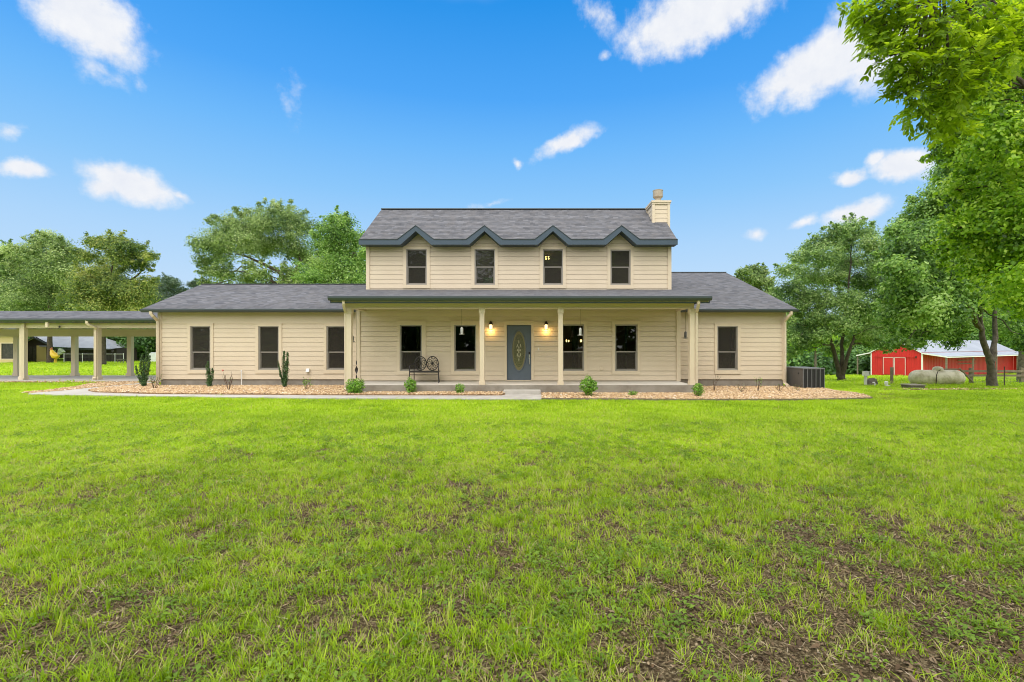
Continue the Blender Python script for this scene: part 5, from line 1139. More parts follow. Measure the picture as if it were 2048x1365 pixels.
# hickory with hanging sprays of narrow leaflets
HICK = leafmat('hickory_leaflet', [(0, (.09, .17, .012)), (.5, (.23, .38, .020)), (1, (.42, .58, .05))], .62)
def hickory():
    g = np.random.default_rng(91); bx = (9.3, 4.6, gz(9.3, 4.6)); t = thing('hickory_tree', 'overhanging branches with drooping narrow leaflets against the cloud', 'tree', bx); bb = np.array(bx)
    stems = [[(0, 0, 0), (-.1, .1, 2.5), (-.3, .3, 5), (-.2, .2, 8.5)], [(-.2, .2, 4.2), (-1.3, 1.0, 6.2), (-2.4, 1.8, 7.2), (-3.4, 2.3, 7.0)], [(-.2, .25, 4.6), (-.6, 1.6, 6.4), (-1.4, 2.7, 7.4), (-2.4, 3.3, 7.0)], [(-.2, .2, 5), (-2.2, -1.2, 8.0), (-4.5, -2.6, 9.2), (-8, -3.6, 9.6)], [(-.2, .2, 5), (-1.0, -1.6, 6.8), (-1.8, -3.2, 8.2), (-3, -5, 9)]]
    b = MB()
    for i, s_ in enumerate(stems): b.tube(s_, list(np.linspace(.2 if i == 0 else .085, .035 if i == 0 else .016, 4)), 8)
    tips = [(1748, 10, 7.0, .42), (1772, 44, 7, .40), (1765, 4, 7, .40), (1718, 12, 7, .26), (1728, 48, 7, .2), (1750, 78, 7, .24), (1785, 105, 7, .26), (1800, 150, 7.1, .24), (1812, 190, 7.1, .26), (1835, 228, 7.4, .3), (1790, 15, 7, .5), (1775, 75, 7, .42), (1820, 60, 7, .5), (1790, 110, 6.9, .36), (1850, 20, 7, .5), (1860, 100, 7, .5), (1830, 140, 7, .40), (1880, 60, 7, .5), (1900, 130, 7, .5), (1800, 125, 7, .25), (1830, 205, 7.2, .36), (1860, 180, 7.2, .42), (1900, 190, 7.2, .5), (1815, 160, 7.1, .22), (1935, 20, 7, .6), (1940, 90, 7.2, .6), (1990, 30, 7.2, .6), (1925, 160, 7.3, .5), (1870, 240, 7.6, .35), (1905, 250, 7.8, .4), (2040, 70, 7.4, .6), (1990, 120, 7.4, .5), (1765, 25, 7.1, .4)]
    over = [(g.uniform(-5.5, 6.5), g.uniform(-5, 1.2), g.uniform(7.6, 10), 1.25) for _ in range(16)]  # unseen leaf clumps above the camera, added to the hickory to shade the near lawn
    V, Q, A = [], [], []
    def spray(p, d, L, ls, va):
        d = d/np.linalg.norm(d); up = np.array([0, 0, 1.]); s_ = np.cross(d, up); s_ /= max(np.linalg.norm(s_), 1e-6); nrm = np.cross(s_, d)
        n = 4
        for k in range(n+1):
            c = p+d*L*(k+.6)/n
            for sg in ((-1, 1) if k < n else (0,)):
                ax = d*(.75 if sg else 1)+s_*sg*.75+up*g.uniform(-.35, .05)+g.normal(0, .12, 3); ax /= np.linalg.norm(ax); w = np.cross(ax, nrm+g.normal(0, .3, 3)); w /= np.linalg.norm(w); l_ = ls*g.uniform(.7, 1.2); o = len(V)
                V.extend([c, c+ax*l_*.35+w*l_*.21, c+ax*l_*.68+w*l_*.17, c+ax*l_, c+ax*l_*.68-w*l_*.17, c+ax*l_*.35-w*l_*.21]); Q.append((o, o+1, o+2, o+5)); Q.append((o+5, o+2, o+3, o+4)); A.extend([np.clip(va+g.normal(0, .15), 0, 1)]*6)
    SP = np.concatenate([np.array([np.array(s_[i])*(1-f)+np.array(s_[i+1])*f for i in range(3) for f in np.linspace(0, 1, 6)]) for s_ in stems])
    for (px, py, Y, r_) in tips:
        c = np.array(P(px, py, Y))-bb; j = np.argmin(np.linalg.norm(SP-c, axis=1)); b.tube(bez(SP[j], (SP[j]+c)/2+[0, 0, .25], c, 6), list(np.linspace(.022, .006, 6)), 5)
        r_ *= .82; n = int((60 if r_ < .25 else 88 if px < 1895 else 130)*r_)
        for i in range(n):
            q_ = unit(g.normal(size=3))*r_*g.uniform(.1, 1)**.5*np.array([1, 1, .75]); p = c+q_
            if i % 4 == 0: b.tube([c, c+q_*.55+[0, 0, .03], p], [.006, .004, .002], 4)
            spray(p, q_*1.6+g.normal(0, .22, 3)+np.array([-.08, 0, -.22]), .17, .098, g.uniform(.1, .9))
    for (x, y, z, r_) in over:
        c = np.array((x, y, z))-bb; j = np.argmin(np.linalg.norm(SP-c, axis=1)); b.tube(bez(SP[j], (SP[j]+c)/2+[0, 0, .3], c, 5), list(np.linspace(.04, .012, 5)), 5)
        for i in range(85):
            q_ = unit(g.normal(size=3))*r_*g.uniform(.1, 1)**.5*np.array([1, 1, .6]); spray(c+q_, q_+np.array([0, 0, -.3]), .3, .17, g.uniform(.2, .8))
    b.build('trunk', M['bark'], t, local=True, smooth=True); meshobj('crown', V, np.array(Q), HICK, {'vary': A}, t)
hickory()
# the woods that close the view: one mass of foliage on each side
def wood(name, spans, seed, leaf, size, dens):
    g = np.random.default_rng(seed); PP, NN, VV = [], [], []; b = MB()
    for (px0, px1, Y0, Y1, top0, top1, n) in spans:
        for i in range(n):
            Y = g.uniform(Y0, Y1); px = g.uniform(px0, px1); x = PX(px, Y); f = (px-px0)/(px1-px0); tz = PZ(top0+(top1-top0)*f, Y)*g.uniform(.72, 1.05); zb = gz(x, Y)
            for k in range(3):
                r_ = g.uniform(1.1, 2.3); c = np.array([x+g.normal(0, 1.3), Y+g.normal(0, 1), zb+(tz-zb-r_*.6)*g.uniform(.08, 1)**.8]); m_ = int(dens*r_*r_)
                d = unit(g.normal(size=(m_, 3))); p = c+d*r_*(g.uniform(.3, 1, (m_, 1))**.5)*(1+.25*np.sin(d[:, :1]*6+i))*[1, 1, .85]; k2 = p[:, 2] > zb
                PP.append(p[k2]); NN.append(d[k2]*.9+[0, 0, .5]+g.normal(0, .5, (k2.sum(), 3))); VV.append(np.clip(.5+g.normal(0, .15)+g.normal(0, .15, k2.sum()), 0, 1))
    p, nn, vv = map(np.concatenate, (PP, NN, VV)); v, q = leafquads(p, nn, size*g.uniform(.6, 1.4, len(p)), g, .6)
    return tag(meshobj(name, v, q, leaf, {'vary': np.repeat(vv, 4)}), kind='stuff'), len(p)
cnt['w1'] = wood('woods', [(-140, 330, 74, 90, 592, 600, 130), (210, 420, 72, 84, 640, 640, 50)], 81, DEEP, .36, 150)[1]
cnt['w2'] = wood('woods', [(1440, 1560, 74, 86, 560, 600, 46), (1540, 2140, 74, 88, 628, 600, 190), (1540, 1720, 58, 66, 700, 700, 40)], 82, DEEP, .36, 150)[1]
# the wood behind the photographer, which the windows reflect
def back_wood():
    g = np.random.default_rng(93); PP, NN = [], []
    for i in range(360):
        c = np.array([g.uniform(-60, 60), g.uniform(-34, -20), g.uniform(.5, 12.5)]); r_ = g.uniform(2, 3.2); d = unit(g.normal(size=(160, 3))); PP.append(c+d*r_*g.uniform(.4, 1, (160, 1))); NN.append(d+g.normal(0, .5, d.shape))
    p, nn = np.concatenate(PP), np.concatenate(NN); k = p[:, 2] > 0; p, nn = p[k], nn[k]; v, q = leafquads(p, nn, .95*g.uniform(.6, 1.4, len(p)), g, .7)
    tag(meshobj('woods', v, q, DEEP, {'vary': np.repeat(g.uniform(.1, .9, len(p)), 4)}), kind='stuff')
back_wood()
bQ = base(1508, 66)
cnt['Q'] = tree('distant_tree', 'distant rounded tree on the skyline behind the end of the wing roof', bQ, [[bQ, P(1508, 640, 66), P(1508, 540, 66)]], cl([(1508, 536, 9), (1490, 545, 12), (1520, 545, 12), (1505, 556, 16), (1480, 562, 12), (1530, 566, 14), (1500, 580, 18), (1530, 592, 18), (1475, 580, 10), (1545, 585, 12)], 66, 2, 83), .24, 1300, OAK, M['bark'], .25, 84, sub=8)[1]
bR = base(1568, 58)
cnt['R'] = tree('young_tree', 'slim pale trunk of a young tree rising behind the air conditioner', base(1630, 45), [[base(1630, 45), P(1631, 700, 45), P(1629, 640, 45)]], cl([(1632, 660, 16), (1615, 672, 16), (1650, 676, 18), (1625, 690, 14), (1600, 690, 16), (1660, 700, 12)], 45, 1, 85), .2, 1500, MAPLE, M['palebark'], .12, 86)[1]
bT = base(2044, 28)
cnt['T'] = tree('oak_tree', 'pale barked tree at the picture edge behind the wooden fence', bT, [[bT, P(2046, 660, 28), P(2040, 600, 28), P(2036, 560, 28)], [P(2045, 640, 28), P(2010, 610, 28), P(1990, 575, 28)]], cl([(2040, 560, 36), (2000, 575, 26), (2062, 600, 34), (2045, 640, 30), (2075, 660, 30), (2010, 640, 22)], 28, 2, 87), .15, 1500, MAPLE, M['palebark'], .2, 88)[1]
print('leaves', cnt, sum(cnt.values()))
# ------------------------------------------------------------------ the barn
ba = R(60); A_ = np.array([math.sin(ba), math.cos(ba)]); Fv = np.array([math.cos(ba), -math.sin(ba)])
C0 = np.array([PX(1844, 50.2), 50.2]); BW = 4.75; Lb = 26.7; LT, LTl = 2.1, 1.5
bz = gz(*C0)-.03
barn = thing('red_barn', 'red metal barn with white trimmed sliding doors and open lean-to', 'barn', (C0[0], C0[1], bz))
def bp(u, a, z): q = C0+Fv*u+A_*a; return (q[0], q[1], bz+z)         # u across the front (0 at the right corner), a back along the barn
def bquad(mb, *pts_): mb.add([bp(*p) for p in pts_], [tuple(range(len(pts_)))])
def bbox(mb, u0, u1, a0, a1, z0, z1):
    c = [(u0, a0), (u1, a0), (u1, a1), (u0, a1)]; mb.add([bp(u, a, z) for z in (z0, z1) for u, a in c], [(3, 2, 1, 0), (4, 5, 6, 7), (0, 1, 5, 4), (1, 2, 6, 5), (2, 3, 7, 6), (3, 0, 4, 7)])
EZb, PKb = 2.50, 3.84
def ribbed(mb, u0, u1, a, z0, ztop, step=.23):
    u = u0
    while u < u1-1e-4:
        v = min(u+step, u1); e = .03
        for (p, q, d0, d1) in ((u, v-e*2, 0, 0), (v-e*2, v-e, 0, -.03), (v-e, v, -.03, 0)):
            bquad(mb, (p, a+d0, z0), (q, a+d1, z0), (q, a+d1, ztop(q)), (p, a+d0, ztop(p)))
        u = v
b = MB(); gz_ = lambda u: EZb+(PKb-EZb)*(1-abs(u+BW/2)/(BW/2)); ribbed(b, -BW, 0, 0, -.3, gz_)
a = 0.02
while a < Lb:
    for (p, q, d0, d1) in ((a, a+.30, 0, 0), (a+.30, a+.34, 0, .03), (a+.34, a+.38, .03, 0)): bquad(b, (d0, p, -.3), (d1, q, -.3), (d1, q, EZb), (d0, p, EZb))
    a += .38
bquad(b, (-BW, 0, -.3), (-BW, Lb, -.3), (-BW, Lb, EZb), (-BW, 0, EZb)); bquad(b, (-BW, Lb, -.3), (0, Lb, -.3), (0, Lb, EZb), (-BW/2, Lb, PKb), (-BW, Lb, EZb)); b.build('wall', M['red'], barn)
b = MB()
def rslab(mb, p0, p1, p2, p3, th=.05):
    hi = [Vector(bp(*p)) for p in (p0, p1, p2, p3)]; lo = [h-Vector((0, 0, th)) for h in hi]; mb.add(hi+lo, [(0, 1, 2, 3), (7, 6, 5, 4), (0, 4, 5, 1), (1, 5, 6, 2), (2, 6, 7, 3), (3, 7, 4, 0)])
o_ = .12
for k in range(58):
    a0, a1 = -o_+(Lb+2*o_)*k/58, -o_+(Lb+2*o_)*(k+1)/58
    rslab(b, (0, a0, EZb+.06), (0, a1, EZb+.06), (-BW/2, a1, PKb+.06), (-BW/2, a0, PKb+.06)); rslab(b, (-BW, a1, EZb+.06), (-BW, a0, EZb+.06), (-BW/2, a0, PKb+.06), (-BW/2, a1, PKb+.06))
    if k % 2: bquad(b, (.0, a0, EZb+.065), (-.0, a0+.05, EZb+.065), (-BW/2, a0+.05, PKb+.065), (-BW/2, a0, PKb+.065))
b.build('roof', M['tin'], barn)
LZ = 2.14
b = MB(); rslab(b, (LT+.05, -o_, LZ), (LT+.05, Lb+o_, LZ), (.03, Lb+o_, EZb-.02), (.03, -o_, EZb-.02)); b.build('lean_to_roof', M['tin'], barn)
b = MB(); rslab(b, (-BW-LTl, Lb+o_, 2.10), (-BW-LTl, -o_, 2.10), (-BW-.03, -o_, EZb-.02), (-BW-.03, Lb+o_, EZb-.02)); b.build('lean_to_roof', M['tin'], barn)
b = MB()
def rail(mb, p, q, h=.11): mb.add([bp(*p), bp(*q), bp(q[0], q[1], q[2]+h), bp(p[0], p[1], p[2]+h), bp(p[0], p[1]+.03, p[2]), bp(q[0], q[1]+.03, q[2]), bp(q[0], q[1]+.03, q[2]+h), bp(p[0], p[1]+.03, p[2]+h)], [(0, 1, 2, 3), (4, 7, 6, 5), (0, 4, 5, 1), (3, 2, 6, 7), (0, 3, 7, 4), (1, 5, 6, 2)])
rail(b, (-BW, -.16, EZb-.06), (-BW/2, -.16, PKb-.06)); rail(b, (-BW/2, -.16, PKb-.06), (0, -.16, EZb-.06)); rail(b, (0.0, -.16, EZb-.14), (LT+.05, -.16, LZ-.13), .13); rail(b, (-BW-LTl, -.16, 2.0), (-BW, -.16, EZb-.14), .12)
bbox(b, -.05, .08, -.05, .05, -.3, EZb-.05); bbox(b, -BW-.05, -BW+.05, -.05, .05, -.3, EZb-.05); bbox(b, LT-.0, LT+.055, -.1, Lb, LZ-.14, LZ-.055); b.build('trim', M['white'], barn)
for u0, u1 in ((-3.55, -2.53), (-2.47, -1.42)):
    b = MB(); bbox(b, u0, u1, -.09, -.06, .05, 1.95); d = b.build('sliding_door', M['red'], barn)
    b = MB()
    for (p, q, z0, z1) in ((u0, u0+.06, .05, 1.95), (u1-.06, u1, .05, 1.95), (u0+.06, u1-.06, 1.89, 1.95)): bbox(b, p, q, -.105, -.092, z0, z1)
    b.build('frame', M['pinkwhite'], d)
b = MB(); bbox(b, -4.4, -.55, -.12, -.05, 1.97, 2.07); b.build('door_track', M['red'], barn)
b = MB(); bbox(b, -.55, -.42, -.14, -.05, 1.95, 2.1); b.build('track_stop', M['metal'], barn)
for a in (0, 6.67, 13.3, 20, 26.6):
    b = MB(); bbox(b, LT-.13, LT, a-.06, a+.08, -.6, LZ-.15); b.build('post', M['wood'], barn)
for a in (0, 7, 14):
    b = MB(); bbox(b, -BW-LTl+.02, -BW-LTl+.13, a-.06, a+.06, -.6, 2.04); b.build('post', M['wood'], barn)
for z in (1.1, 1.5, 1.85):
    b = MB(); bbox(b, .12, .16, 8.5, 13.5, z, z+.09); b.build('rail', M['wood'], barn)
b = MB(); bquad(b, (.05, Lb-.3, -.3), (LT-.15, Lb-.3, -.3), (LT-.15, Lb-.3, LZ-.1), (.05, Lb-.3, EZb-.15)); b.build('end_panel', M['red'], barn)

# ------------------------------------------------------------------ tank and small things around it
M['tank'] = mat('weathered_tank', (.64, .58, .44), .5, .4, noise=(2.6, (.30, .26, .12), .44, .70), bump=(20, .2, .01))
TY = 22.9; tx = PX(1873, TY); tg = gz(tx, TY); tr = .385; tzc = PZ(756.5, TY)
t = thing('propane_tank', 'weathered cream propane tank lying on the grass in front of the fence', 'tank', (tx, TY, tg), rz=R(-4))
hl = 50.5*TY/F
prof = []
for k in range(9): a = PI/2*k/8; prof.append((max(.01, tr*math.sin(a)), -hl+.36*(1-math.cos(a))))
prof += [(r_, -h) for r_, h in prof[::-1]]
b = MB(); b.lathe((0, 0, tzc-tg), prof, 28, 'x'); b.build('shell', M['tank'], t, local=True, smooth=True)
b = MB(); b.lathe((.06, 0, tzc-tg+tr-.03), [(.21, 0), (.21, .08), (.18, .15), (.10, .19), (.01, .2)], 18); b.build('dome', M['tank'], t, local=True, smooth=True)
for sx in (-.75, .75):
    b = MB(); b.box(sx-.06, sx+.06, -.22, .22, -.15, tzc-tg-tr+.09); b.build('leg', M['slabside'], t, local=True)
b = MB(); z0 = tzc-tg; b.tube([(.05, -.2, z0+tr+.02), (-.12, -.26, z0+tr-.04), (-.26, -.36, z0+.16), (-.31, -.42, z0-.1), (-.31, -.43, -.05)], .015, 8); b.build('supply_pipe', M['bark'], t, local=True, smooth=True)
# fence of two rails with a brace
FY = 25.2
def fpost(px, py0, py1, Y, w=.11): return None
t = thing('rail_fence', 'weathered grey two rail wooden fence running behind the tank and oak', 'fence', base(1940, FY))
for px in (1942, 2043, 2140):
    x = PX(px, FY); b = MB(); b.box(x-.07, x+.07, FY-.06, FY+.06, gz(x, FY)-.2, PZ(736, FY)); b.build('post', M['wood'], t)
for y0, y1 in ((740.5, 745), (749.5, 753.5)):
    b = MB(); b.box(PX(1918, FY), PX(2150, FY), FY-.10, FY-.065, PZ(y1, FY), PZ(y0, FY)); b.build('rail', M['wood'], t)
b = MB(); b.box(PX(1884, FY), PX(1916, FY), FY-.05, FY+.02, PZ(740, FY), PZ(737.5, FY)); b.build('rail', M['wood'], t)
b = MB(); b.tube([(PX(1914, FY), FY-.15, PZ(737, FY)), (PX(1946, FY), FY-.15, PZ(770, FY))], .045, 6); b.build('brace', M['wood'], t)
b = MB()
for k in range(7): z = PZ(771, FY)+.07*k; b.tube([(PX(1940, FY), FY-.06, z), (PX(2145, FY), FY-.06, z)], .006, 4)
for k in range(30): x = PX(1942+k*7, FY); b.tube([(x, FY-.06, PZ(772, FY)), (x, FY-.06, PZ(757, FY))], .004, 4)
b.build('wire_mesh', M['feederdark'], t)
def stake(px, py0, Y, w, label, m, name, cat):
    x = PX(px, Y); g_ = gz(x, Y); b = MB(); b.box(x-w/2, x+w/2, Y-w/2, Y+w/2, g_-.2, PZ(py0, Y)); b.box(x-w*.7, x+w*.7, Y-w*.15, Y+w*.15, g_+.25, PZ(py0, Y)-.08); return tag(b.build(name, m, bevel=.006), label, cat)
stake(1783.5, 735, 24.2, .10, 'short rotten timber stake standing alone in front of the barn doors', M['wood'], 'timber_stake', 'stake')
stake(2009, 733.5, 21.0, .035, 'thin dark metal stake with pale tip beside the mottled oak trunk', M['bark'], 'metal_stake', 'stake')
# the well: box on a post, rock shaped cover, slab
UY = 22.4; ux = PX(1731.5, UY); ug = gz(ux, UY)
t = thing('meter_box', 'pale grey box on a short post beside the rock shaped cover', 'meter box', (ux, UY, ug))
M['palegrey'] = mat('pale_grey_box', (.55, .55, .51), .5, .4)
b = MB(); b.box(ux-.12, ux+.12, UY-.08, UY+.08, PZ(752, UY), PZ(743.5, UY)); b.box(ux-.13, ux+.13, UY-.09, UY+.09, PZ(743.5, UY), PZ(742.8, UY)); b.build('case', M['palegrey'], t, bevel=.008)
b = MB(); b.box(ux-.06, ux+.04, UY-.04, UY+.04, ug-.1, PZ(752.2, UY)); b.build('post', M['palegrey'], t)
M['rock'] = mat('faux_rock', (.17, .15, .125), .95, .1, noise=(9, (.10, .085, .07), .35, .65), bump=(18, 1, .03))
g = np.random.default_rng(5); x0, x1 = PX(1733, UY), PX(1753, UY); gg = gz(x0, UY)
b = MB(); rings = []
for f, sx_, sy_ in ((-.05, 1.0, .32), (.10, .98, .30), (.22, .80, .25), (.30, .62, .19), (.335, .45, .12)):
    cxr = (x0+x1)/2+.05*f/.3; rings.append([(cxr+math.cos(2*PI*k/12)*sx_*(x1-x0)*.5*g.uniform(.9, 1.1), UY+.02+math.sin(2*PI*k/12)*sy_*g.uniform(.9, 1.1), gg+f*g.uniform(.92, 1.06)+.0) for k in range(12)])
vs = [p for r_ in rings for p in r_]; b.add(vs, [(i*12+k, i*12+(k+1) % 12, (i+1)*12+(k+1) % 12, (i+1)*12+k) for i in range(4) for k in range(12)]+[tuple(range(48, 60))])
tag(b.build('rock_cover', M['rock']), 'grey rock shaped cover beside the box on a post', 'well cover')
b = MB(); b.box(PX(1725, UY-.2), PX(1770, UY-.2), UY-.45, UY+.4, gg-.25, gg-.0); tag(b.build('well_slab', M['slabside'], bevel=.02), 'low dark concrete slab under the rock shaped cover', 'slab')
def pvc(px, py0, Y, r_, label, elbow):
    x = PX(px, Y); g_ = gz(x, Y); z = PZ(py0, Y); b = MB()
    if elbow: b.tube([(x, Y, g_-.1), (x, Y, z-.04), (x-.02, Y, z-.015), (x-.07, Y, z-.01), (x-.09, Y, z-.012)], r_, 10)
    else:
        b.lathe((x, Y, 0), [(r_, g_-.1), (r_, z-.12), (r_*1.3, z-.118), (r_*1.3, z-.02), (r_*.8, z)], 14); b.tube([(x, Y, g_+.03), (x+.13, Y-.03, g_+.03)], r_*.9, 10)
    return tag(b.build('white_pipe', M['white'], smooth=True), label, 'pipe', group='white plastic pipes by the well')
pvc(1749.5, 765, 21.6, .028, 'thin white elbow pipe in front of the rock shaped cover', True); pvc(1772.5, 763, 20.6, .055, 'thick white capped pipe standing in the grass', False)
x0, x1, Y = PX(1811, 18.9), PX(1840.5, 18.9), 18.9; g_ = gz((x0+x1)/2, Y); t = thing('septic_lid', 'low square stone box with dark lid in front of the tank', 'tank lid', ((x0+x1)/2, Y, g_))
b = MB(); b.box(x0+.02, x1-.02, Y-.25, Y+.25, g_-.2, g_+.13); b.build('base', M['rock'], t, bevel=.01); b = MB(); b.box(x0-.01, x1+.01, Y-.28, Y+.28, g_+.132, g_+.17); b.build('lid', M['slabside'], t, bevel=.008)

# ------------------------------------------------------------------ far buildings beyond the carport
M['yellow'] = mat('pale_yellow_board', (.60, .48, .24), .7, .2); M['darkwood'] = mat('dark_timber', (.045, .038, .035), .8, .2); M['screen'] = mat('dark_screen', (.05, .05, .045), .8, .2, noise=(3, (.09, .085, .07), .4, .7)); M['panel'] = mat('olive_panel', (.13, .125, .095), .8, .2)
Y = 60; g_ = gz(-68, Y); xa, xb = PX(-160, Y), PX(31, Y)
t = thing('yellow_outbuilding', 'pale yellow outbuilding with one dark window at the picture edge', 'outbuilding', (xb, Y, g_))
wx0, wx1, wz0, wz1 = PX(3, Y), PX(29, Y), PZ(718, Y), PZ(687.5, Y)
b = MB(); courses(b, frontmap(Y), xa, xb, g_-.2, 2.9, [(wx0, wx1, wz0, wz1)]); k_ = (Y+7)/Y; b.quad((xb, Y, g_-.2), (xb*k_, Y+7, g_-.2), (xb*k_, Y+7, 2.9), (xb, Y, 2.9)); b.build('wall', M['yellow'], t)
b = MB(); slabquad(b, (xa-.3, Y-.5, 2.85), (xb+.4, Y-.5, 2.85), (xb*1.06+.4, Y+3.6, 4.3), (xa-.3, Y+3.6, 4.3)); b.build('roof', [M['tin'], M['gutter']], t)
b = MB()
for (p, q, r_, s_) in ((wx0-.1, wx0, wz0-.1, wz1+.1), (wx1, wx1+.1, wz0-.1, wz1+.1), (wx0, wx1, wz1, wz1+.1), (wx0, wx1, wz0-.1, wz0)): b.box(p, q, Y-.06, Y+.05, r_, s_)
wo = b.build('window', M['trim'], t); b = MB(); b.box(wx0, wx1, Y+.06, Y+.08, wz0, wz1); b.build('pane', M['screen'], wo)
Y = 66; g_ = gz(-63, Y)
t = thing('timber_outbuilding', 'dark timber outbuilding with grey metal roof and one tan panel door', 'outbuilding', (PX(110, Y), Y, g_))
pk = (PX(73, Y), PZ(674.5, Y)); ev = (PX(108, Y), PZ(693, Y)); el_ = (PX(38, Y), PZ(693, Y)); xr = PX(229, Y)
b = MB(); b.add([(el_[0], Y, g_-.2), (ev[0], Y, g_-.2), (ev[0], Y, ev[1]), (pk[0], Y, pk[1]), (el_[0], Y, el_[1])], [(0, 1, 2, 3, 4)]); b.box(ev[0]-.1, xr-1.0, Y+1.5, Y+1.6, g_-.2, PZ(697, Y)); b.box(xr-1.2, xr-1.0, Y+1.6, Y+5, g_-.2, PZ(697, Y)); b.build('wall', M['darkwood'], t)
b = MB(); zr_ = PZ(672.5, Y+4); xl_, xr_ = PX(74, Y+4), PX(198, Y+4)
b.quad((ev[0]-1.5, Y-.5, ev[1]-.03), (xr, Y-.5, PZ(698, Y)), (xr_, Y+4, zr_), (xl_, Y+4, zr_)); b.quad((xl_-3, Y+8, 1.4), (xr_, Y+8, 1.4), (xr_, Y+4.01, zr_), (xl_, Y+4.01, zr_)); b.add([(xr, Y-.5, PZ(698, Y)), (xr_+1.5, Y+8, 1.4), (xr_, Y+4, zr_)], [(0, 1, 2)])
b.quad((pk[0], Y-.4, pk[1]+.06), (ev[0]+.3, Y-.4, ev[1]-.1), (PX(100, Y+4), Y+4, ev[1]-.1), (xl_, Y+4, zr_-.02)); b.quad((pk[0], Y-.4, pk[1]+.06), (xl_, Y+4, zr_-.02), (PX(40, Y+4), Y+4, el_[1]-.1), (el_[0]-.3, Y-.4, el_[1]-.1)); b.build('roof', M['tin'], t)
b = MB(); b.extr([(el_[0]-.3, el_[1]-.22), (pk[0], pk[1]-.14), (ev[0]+.3, ev[1]-.22), (ev[0]+.3, ev[1]-.08), (pk[0], pk[1]+.07), (el_[0]-.3, el_[1]-.08)], Y-.45, Y-.41); b.box(ev[0]+.3, xr, Y-.52, Y-.48, PZ(699.5, Y), PZ(697.6, Y)); b.build('fascia', M['gutter'], t)
b = MB(); b.box(PX(74, Y), PX(93, Y), Y-.06, Y-.01, g_, PZ(691.5, Y)); b.build('door', M['yellow'], t)
for px0, px1 in ((58, 65), (66, 73), (96, 101)):
    b = MB(); b.box(PX(px0, Y), PX(px1, Y), Y-.05, Y-.01, g_+.15, PZ(693.5, Y)); b.build('screen', M['panel'] if px0 > 90 else M['screen'], t)
for px0, px1, m_ in ((112, 144, M['panel']), (146, 158, M['screen']), (160, 184, M['screen'])):
    b = MB(); b.box(PX(px0, Y+1.4), PX(px1, Y+1.4), Y+1.42, Y+1.48, PZ(717, Y), PZ(699, Y)); b.build('screen', m_, t)
for px in (111, 159, 200):
    b = MB(); x = PX(px, Y); b.box(x-.06, x+.06, Y-.45, Y-.33, g_-.2, PZ(698, Y)); b.build('post', M['wood'], t)
Y = 74; g_ = gz(-62, Y)
t = thing('white_shed', 'small shed with white metal roof behind the chain fence', 'shed', (PX(225, Y), Y, g_))
x0, x1 = PX(206, Y), PX(251, Y); b = MB(); b.box(x0, x1, Y, Y+3, g_-.2, PZ(706, Y)); b.add([(PX(238, Y), Y-.02, PZ(706, Y)), (PX(255, Y), Y-.02, PZ(706, Y)), (PX(247, Y), Y-.02, PZ(695, Y))], [(0, 1, 2)]); b.build('wall', M['panel'], t)
M['whitetin'] = mat('white_tin', (.72, .74, .76), .5, .4); b = MB(); slabquad(b, (x0-.2, Y-.3, PZ(707.5, Y)), (PX(239, Y), Y-.3, PZ(707.5, Y)), (PX(247, Y), Y+1.5, PZ(693.5, Y)), (x0+.4, Y+1.5, PZ(693.5, Y))); b.build('roof', [M['whitetin'], M['tin']], t)
M['greenshed'] = mat('grey_green_metal', (.16, .18, .15), .6, .3)
t = thing('metal_shed', 'grey green metal shed seen past the tallest columnar shrub', 'shed', (PX(272, Y), Y-1, gz(-59, Y)))
x0, x1 = PX(255, Y-1), PX(293, Y-1); b = MB(); b.box(x0, x1, Y-1, Y+2, g_-.2, PZ(700, Y-1)); b.build('wall', M['greenshed'], t)
b = MB(); b.box(x0-.15, x1+.15, Y-1.15, Y+2.1, PZ(700, Y-1)+.001, PZ(698, Y-1)); b.extr([(x0-.1, PZ(698, Y-1)+.002), (x1+.1, PZ(698, Y-1)+.002), ((x0+x1)/2, PZ(695.5, Y-1))], Y-1.1, Y+2); b.build('roof', M['whitetin'], t)
b = MB(); xw0, xw1 = PX(297, 66), PX(316, 66); gg = gz(-51, 66); b.box(xw0, xw1, 66, 67.5, gg-.2, PZ(709, 66)); b.extr([(xw0, PZ(709, 66)), (xw1, PZ(709, 66)), (xw1-.3, PZ(705.5, 66)), (xw0+.3, PZ(705.5, 66))], 66, 67.5); tag(b.build('white_trailer', M['whitetin'], bevel=.05), 'pale white trailer box at the house corner beyond the lawn', 'trailer')
# chain fence
CY = 61; t = thing('chain_fence', 'thin galvanised chain fence between the rooster and the sheds', 'fence', (PX(200, CY), CY, gz(-54, CY)))
b = MB()
for k in range(44): x = PX(128+k*2.7, CY); b.tube([(x, CY, gz(x, CY)), (x, CY, PZ(708.5, CY))], .004, 4)
for k in range(9): z = gz(-52, CY)+.12*k; b.tube([(PX(128, CY), CY, z), (PX(247, CY), CY, z)], .004, 4)
b.build('mesh', M['feederdark'], t)
b = MB(); b.tube([(PX(128, CY), CY, PZ(708.5, CY)), (PX(247, CY), CY, PZ(708.5, CY))], .03, 6); b.build('top_rail', M['feeder'], t)
for px in (128, 165, 206, 230, 247):
    x = PX(px, CY); b = MB(); b.tube([(x, CY, gz(x, CY)-.1), (x, CY, PZ(707, CY))], .04, 6); b.build('post', M['feeder'], t)
x = PX(225.5, 60.5); b = MB(); zc = PZ(702.3, 60.5); n = 16; b.tube([(x+.11*math.cos(2*PI*i/n), 60.5, zc+.11*math.sin(2*PI*i/n)) for i in range(n+1)], .05, 6, False); b.tube([(x, 60.5, zc-.12), (x, 60.5, gz(x, 60.5)-.1)], .025, 6); tag(b.build('ring_marker', M['metal']), 'small black ring on a post above the chain fence', 'marker')
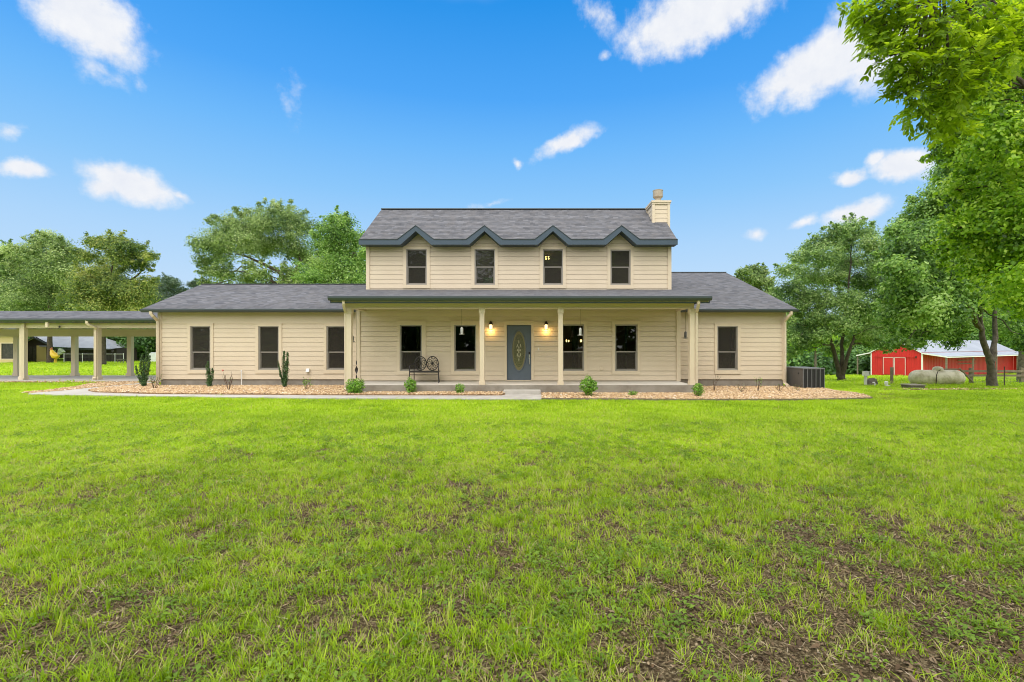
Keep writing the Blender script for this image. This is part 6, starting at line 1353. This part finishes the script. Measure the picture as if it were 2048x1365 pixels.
tY = 59; x0, x1 = PX(237, tY), PX(251, tY); g_ = gz(x0, tY); t = thing('garden_table', 'small dark garden table on the lawn before the chain fence', 'table', ((x0+x1)/2, tY, g_))
b = MB(); b.box(x0, x1, tY-.3, tY+.3, g_+.44, g_+.49); b.build('tabletop', M['panel'], t)
for sx in (x0+.08, x1-.08):
    for sy in (-.22, .22):
        b = MB(); b.box(sx-.025, sx+.025, tY+sy-.025, tY+sy+.025, g_-.05, g_+.44); b.build('leg', M['panel'], t)
# the yellow rooster
RYY = 57.5; rx = PX(116, RYY); rg = gz(rx, RYY); t = thing('rooster_sculpture', 'yellow metal rooster sculpture with green tail on the far lawn', 'sculpture', (rx, RYY, rg))
def rp(px, py): return P(px, py, RYY)
M['ryellow'] = mat('yellow_enamel', (.70, .48, .035), .4, .5, noise=(3, (.60, .36, .02), .4, .7)); M['rred'] = mat('orange_enamel', (.42, .12, .03), .4, .5); M['rgreen'] = mat('green_enamel', (.14, .20, .13), .4, .5, noise=(3, (.3, .32, .22), .4, .6)); M['rbrown'] = mat('brown_enamel', (.09, .05, .02), .5, .4)
b = MB(); b.tube([rp(103, 700), rp(104, 703), rp(106, 708), rp(110, 712), rp(114, 713), rp(118, 712)], [.10, .20, .30, .38, .30, .12], 14); b.build('body', M['ryellow'], t, smooth=True)
b = MB(); b.tube([rp(101.5, 702), rp(103, 707.5), rp(106, 712.5), rp(111, 716), rp(115, 715.5)], [.08, .14, .18, .16, .08], 10); b.build('breast', M['rbrown'], t, smooth=True)
b = MB(); b.tube([rp(102.5, 701), rp(102.3, 699), rp(101, 698.6), rp(99.8, 699)], [.13, .14, .10, .02], 10); b.tube([rp(101.5, 698), rp(103.6, 696.6), rp(104.5, 698)], [.05, .09, .03], 8); b.build('head', M['rred'], t, smooth=True)
for k, (ex, ey) in enumerate(((122, 699), (126, 700), (129, 702), (131, 704.5), (126, 708))):
    b = MB(); b.tube(bez(np.array(rp(116, 711)), np.array(rp((116+ex)/2, ey-3)), np.array(rp(ex, ey)), 6), [.06, .11, .14, .15, .12, .03], 8); b.build('tail_feather', M['rgreen'], t, smooth=True)
for dx in (-.08, .1):
    b = MB(); x, y, z = rp(110.5, 715); b.tube([(x+dx, y, z), (x+dx, y, rg-.02)], .05, 6); b.box(x+dx-.15, x+dx+.06, y-.06, y+.06, rg-.05, rg+.04); b.build('leg', M['ryellow'], t)
